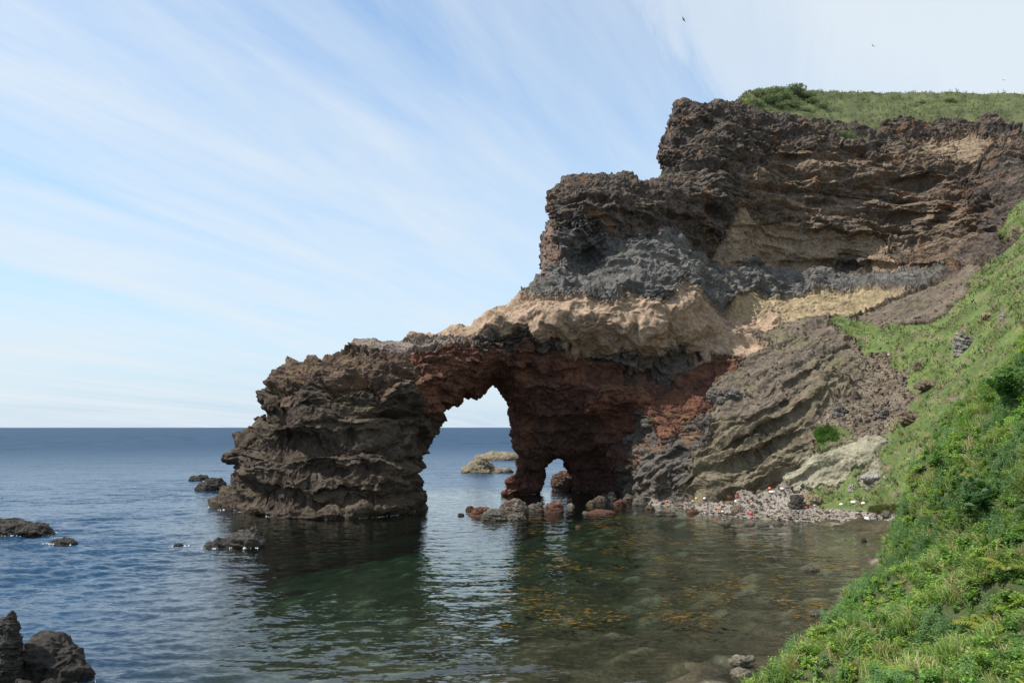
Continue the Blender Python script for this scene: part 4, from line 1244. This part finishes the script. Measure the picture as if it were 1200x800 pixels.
me = new_mesh('sea', P, grid_faces(NR, NA)[:, ::-1])
set_col(me, np.stack([(0.35 + 0.65 * open_).ravel(), (.16 + .36 * smooth(120, 900, RR)).ravel(), 0 * Z], 1))
if me.polygons[5000].normal.z < 0: me.flip_normals()
link('sea', me, M_SEA, kind='structure')
def sea_z(x, y):
    r = math.hypot(x, y); i = min(max(int(np.searchsorted(rr, r)), 1), NR - 1); j = int(np.argmin(np.abs(aa - math.atan2(x, y))))
    return float(Z.reshape(NR, NA)[i, j])

# orange and olive weed floating just under the surface of the shallows
vs_, fs_, cs_, base = [], [], [], 0
for k in range(9500):
    px, py = rng.uniform(560, 1030), 604 + 130 * rng.uniform() ** 1.5
    c = on_water(px, py, -.12)
    nse = float(fbm(c[None] / np.array([9.0, 16.0, 5]), 3, 810)[0])
    if nse < rng.uniform(-.1, .45) or (px < 620 and py < 640): continue
    m = 9; a = np.linspace(0, 6.283, m, endpoint=False)
    L = (.08 + .34 * rng.uniform() ** 2) * min(1.0, (c[1] / 165) ** .8); r_ = L * rng.uniform(.55, 1.2, m)
    pts = np.stack([c[0] + r_ * np.cos(a) * 1.9, c[1] + r_ * np.sin(a), np.full(m, -.08 - rng.uniform(0, .35))], 1)
    pts[:, 2] = pts[:, 2].mean() + rng.normal(size=m) * .015
    vs_.append(np.concatenate([[[c[0], c[1], pts[:, 2].mean()]], pts])); col = [(.46,.22,.03),(.36,.19,.035),(.18,.15,.04),(.24,.17,.04)][rng.integers(4)]
    cs_.append(np.tile(np.array(col) * rng.uniform(.7, 1.2), (m + 1, 1)))
    fs_.append(np.array([(base, base + 1 + i, base + 1 + (i + 1) % m) for i in range(m)])); base += m + 1
me = new_mesh('seaweed', np.concatenate(vs_), np.concatenate(fs_)); set_col(me, np.concatenate(cs_))
link('seaweed', me, M_LEAF, kind='stuff')

# white foam where the swell breaks on rock
M_FOAM, nt = mat_new('foam')
N(nt, 'ShaderNodeOutputMaterial', {'Surface': N(nt, 'ShaderNodeBsdfPrincipled', {'Base Color': (.62, .65, .66, 1), 'Roughness': .7}).outputs[0]})
spots = []
va_ = V[np.unique(F[is_arch | is_cliff])]; va_ = va_[np.abs(va_[:, 2]) < .16]
va_ = va_[fbm(va_ / 5.0, 3, 830) > .12]
for p in va_[rng.permutation(len(va_))[:600]]: spots.append((p + np.append(rng.normal(size=2) * .2, 0), .03 + .10 * rng.uniform() ** 3))
for o in rock_objs:
    me_ = o.data; co = np.empty(len(me_.vertices) * 3, np.float32); me_.vertices.foreach_get('co', co); co = co.reshape(-1, 3) + np.array(o.location)
    co = co[np.abs(co[:, 2]) < .12]
    if len(co) == 0 or o.location[1] < 60: continue
    left = o.location[0] < -20
    if not left: continue
    co = co[fbm(co / 2.0, 2, 840) > .05]
    for p in co[rng.permutation(len(co))[:70]]: spots.append((p + np.append(rng.normal(size=2) * [.6, .35], 0), .02 + .11 * rng.uniform() ** 3))
vs_, fs_, base = [], [], 0
for p, s_ in spots:
    m = 8; a = np.linspace(0, 6.283, m, endpoint=False); r_ = s_ * rng.uniform(.4, 1.3, m)
    z0 = sea_z(p[0], p[1]) + .05
    vs_.append(np.stack([p[0] + np.r_[0, r_ * np.cos(a) * 1.6], p[1] + np.r_[0, r_ * np.sin(a)] - .15, z0 + np.r_[.10, np.full(m, -.06)]], 1))
    fs_.append(np.array([(base, base + 1 + i, base + 1 + (i + 1) % m) for i in range(m)])); base += m + 1
link('sea_foam', new_mesh('sea_foam', np.concatenate(vs_), np.concatenate(fs_)), M_FOAM, kind='stuff')

# sea floor, from control depths at places in the bay
sb = [(380,640,-7),(250,700,-7),(100,650,-14),(400,700,-5),(500,750,-2.4),(600,790,-1.1),(700,700,-2.6),(800,650,-2.6),(900,640,-1.6),(1000,640,-1.2),
      (950,700,-1.6),(850,775,-0.6),(880,792,-0.1),(700,620,-3.5),(600,615,-5),(550,560,-16),(450,620,-7),(200,780,-3.5),(350,790,-2.0),(0,620,-24),
      (0,520,-30),(900,512,-30),(300,512,-30),(550,520,-28),(840,600,-0.3),(980,620,-0.3),(760,660,-2.6),(1050,640,1.0),(1000,700,0.5),(650,760,-1.5),(780,750,-1.0)]
sb = np.array(sb, float)
sbp = on_water(sb[:, 0], sb[:, 1])
sbp[:, :2] = np.where(sbp[:, 1:2] > 600, sbp[:, :2] * (600 / sbp[:, 1:2]), sbp[:, :2])
zf = rbf2(sbp[:, :2], sb[:, 2], 0.02)
xs = np.concatenate([-np.geomspace(160, R_FAR, 24)[::-1], np.arange(-159, 190, 1.2), np.geomspace(191, R_FAR, 24)])
ys_ = np.concatenate([[-390, -100], np.arange(20, 330, 1.2), np.geomspace(332, R_FAR * .99, 24)])
SX, SY = np.meshgrid(xs, ys_, indexing='ij')
z = np.clip(zf(np.clip(SX, -400, 300), np.clip(SY, 20, 600)), -30, 3)
far = smooth(250, 420, np.hypot(SX, SY))
z = z * (1 - far) - 30 * far
P = np.stack([SX, SY, z], -1).reshape(-1, 3)
sh = smooth(-14, -2, P[:, 2])
f1, f2, _h = worley(P * np.array([.28, .28, .1]), 5)
P[:, 2] += sh * (0.9 * fbm(P / 6.0, 4, 200) + 0.8 * (0.5 - f1))
P[:, 2] = np.minimum(P[:, 2], 2.5)
t1 = np.clip(0.5 + fbm(P / 5.0, 4, 210), 0, 1)[:, None]; t2 = smooth(0.1, 0.5, fbm(P / 2.5, 4, 220))[:, None]
cs = np.array([.040, .034, .018]) * (1 - t1) + np.array([.105, .085, .048]) * t1
pale = smooth(.62, .85, _h) * smooth(.5, .3, f1)
cs = cs * (1 - .6 * pale[:, None]) + np.array([.30, .27, .19]) * .75 * pale[:, None]
cs = cs * (1 - 0.65 * t2) + np.array([.06, .055, .022]) * 0.65 * t2
me = new_mesh('seabed', P, grid_faces(len(xs), len(ys_)))
set_col(me, cs)
link('seabed', me, M_BED, kind='structure')
log('sea')

# ------------------------------------------------------------------ light
SUN = Vector((-0.60, -0.17, 0.78)).normalized()
sun_el = math.asin(SUN.z)
sun_az = math.atan2(SUN.x, SUN.y)
sd = bpy.data.lights.new('sun', 'SUN')
sd.energy = 4.1; sd.angle = math.radians(0.53); sd.color = (1.0, 0.955, 0.89)
so = bpy.data.objects.new('sun', sd)
so.rotation_euler = (-SUN).to_track_quat('-Z', 'Y').to_euler()
COL.objects.link(so)

w = bpy.data.worlds.new('World'); scene.world = w
w.use_nodes = True
nt = w.node_tree
for n in list(nt.nodes): nt.nodes.remove(n)
sky = N(nt, 'ShaderNodeTexSky', sky_type='NISHITA', sun_disc=False)
sky.sun_elevation = sun_el; sky.sun_rotation = sun_az % (2 * math.pi)
sky.altitude = 0; sky.air_density = 1.0; sky.dust_density = 0.2; sky.ozone_density = 1.2
dirv = N(nt, 'ShaderNodeTexCoord').outputs['Generated']
sp = N(nt, 'ShaderNodeSeparateXYZ', {'Vector': dirv})
zz = math_(nt, 'ADD', math_(nt, 'MAXIMUM', sp.outputs['Z'], 0.0), 0.10)
cu = math_(nt, 'DIVIDE', sp.outputs['X'], zz); cv = math_(nt, 'DIVIDE', sp.outputs['Y'], zz)
cp = N(nt, 'ShaderNodeCombineXYZ', {'X': cu, 'Y': cv}).outputs[0]
def cnoise(rot, sc, detail, rough, loc=(0, 0, 0), dist=0.0):
    m0 = N(nt, 'ShaderNodeMapping', {'Vector': cp, 'Rotation': (0, 0, rot)})
    mp = N(nt, 'ShaderNodeMapping', {'Vector': m0.outputs[0], 'Location': loc, 'Scale': sc})
    return N(nt, 'ShaderNodeTexNoise', {'Vector': mp.outputs[0], 'Scale': 1.0, 'Detail': detail, 'Roughness': rough, 'Distortion': dist}).outputs['Fac']
streak = cnoise(-1.10, (0.30, 2.2, 1), 8.0, 0.62, (3.1, 0.7, 0), 1.3)
soft = cnoise(-1.0, (0.4, 0.9, 1), 3.0, 0.5, (1.2, 4.0, 0))
wisp = cnoise(-1.22, (0.7, 3.4, 1), 9.0, 0.66, (7.7, 2.2, 0), 1.8)
m1 = math_(nt, 'ADD', math_(nt, 'ADD', math_(nt, 'MULTIPLY', streak, 0.5), math_(nt, 'MULTIPLY', wisp, 0.24)), math_(nt, 'MULTIPLY', soft, 0.5))
cir = ramp(nt, m1, [(0.45, 0.10), (0.60, 0.55), (0.76, 0.97)])
# the cirrus lies over the sea side, thinning towards the cliff
side = ramp(nt, math_(nt, 'ADD', math_(nt, 'MULTIPLY', sp.outputs['X'], -0.9), 0.42), [(0.0, 0.15), (0.45, 0.75), (0.9, 1.0)])
cir = math_(nt, 'MULTIPLY', cir, side)
# a soft grey-white bank of cloud high over the plateau on the right
bx = math_(nt, 'ADD', math_(nt, 'MULTIPLY', sp.outputs['X'], 1.55), math_(nt, 'ADD', math_(nt, 'MULTIPLY', sp.outputs['Z'], 1.5), math_(nt, 'ADD', math_(nt, 'MULTIPLY', soft, 0.5), math_(nt, 'MULTIPLY', math_(nt, 'SUBTRACT', wisp, 0.5), 0.30))))
bank = ramp(nt, math_(nt, 'MULTIPLY', bx, 0.6), [(0.68, 0.0), (0.79, 0.72), (0.92, 0.92)], 'EASE')
fac = math_(nt, 'MAXIMUM', cir, bank)
skyb = mixc(nt, 1.0, sky.outputs[0], (0.93, 1.04, 1.05), 'MULTIPLY')
skyc = mixc(nt, ramp(nt, sp.outputs['Z'], [(0.0, 0.92), (0.12, 0.6), (0.4, 0.12)]), skyb, (2.0, 2.72, 3.6))
cc = mixc(nt, fac, skyc, (3.5, 3.85, 4.15))
bg = N(nt, 'ShaderNodeBackground', {'Color': cc, 'Strength': 0.15})
N(nt, 'ShaderNodeOutputWorld', {'Surface': bg.outputs[0]})

vs = scene.view_settings
vs.view_transform = 'Standard'; vs.look = 'None'; vs.exposure = 0.58; vs.gamma = 1.0
scene.cycles.use_denoising = True
scene.cycles.max_bounces = 8
scene.cycles.transparent_max_bounces = 24
scene.cycles.volume_bounces = 0
log('done')
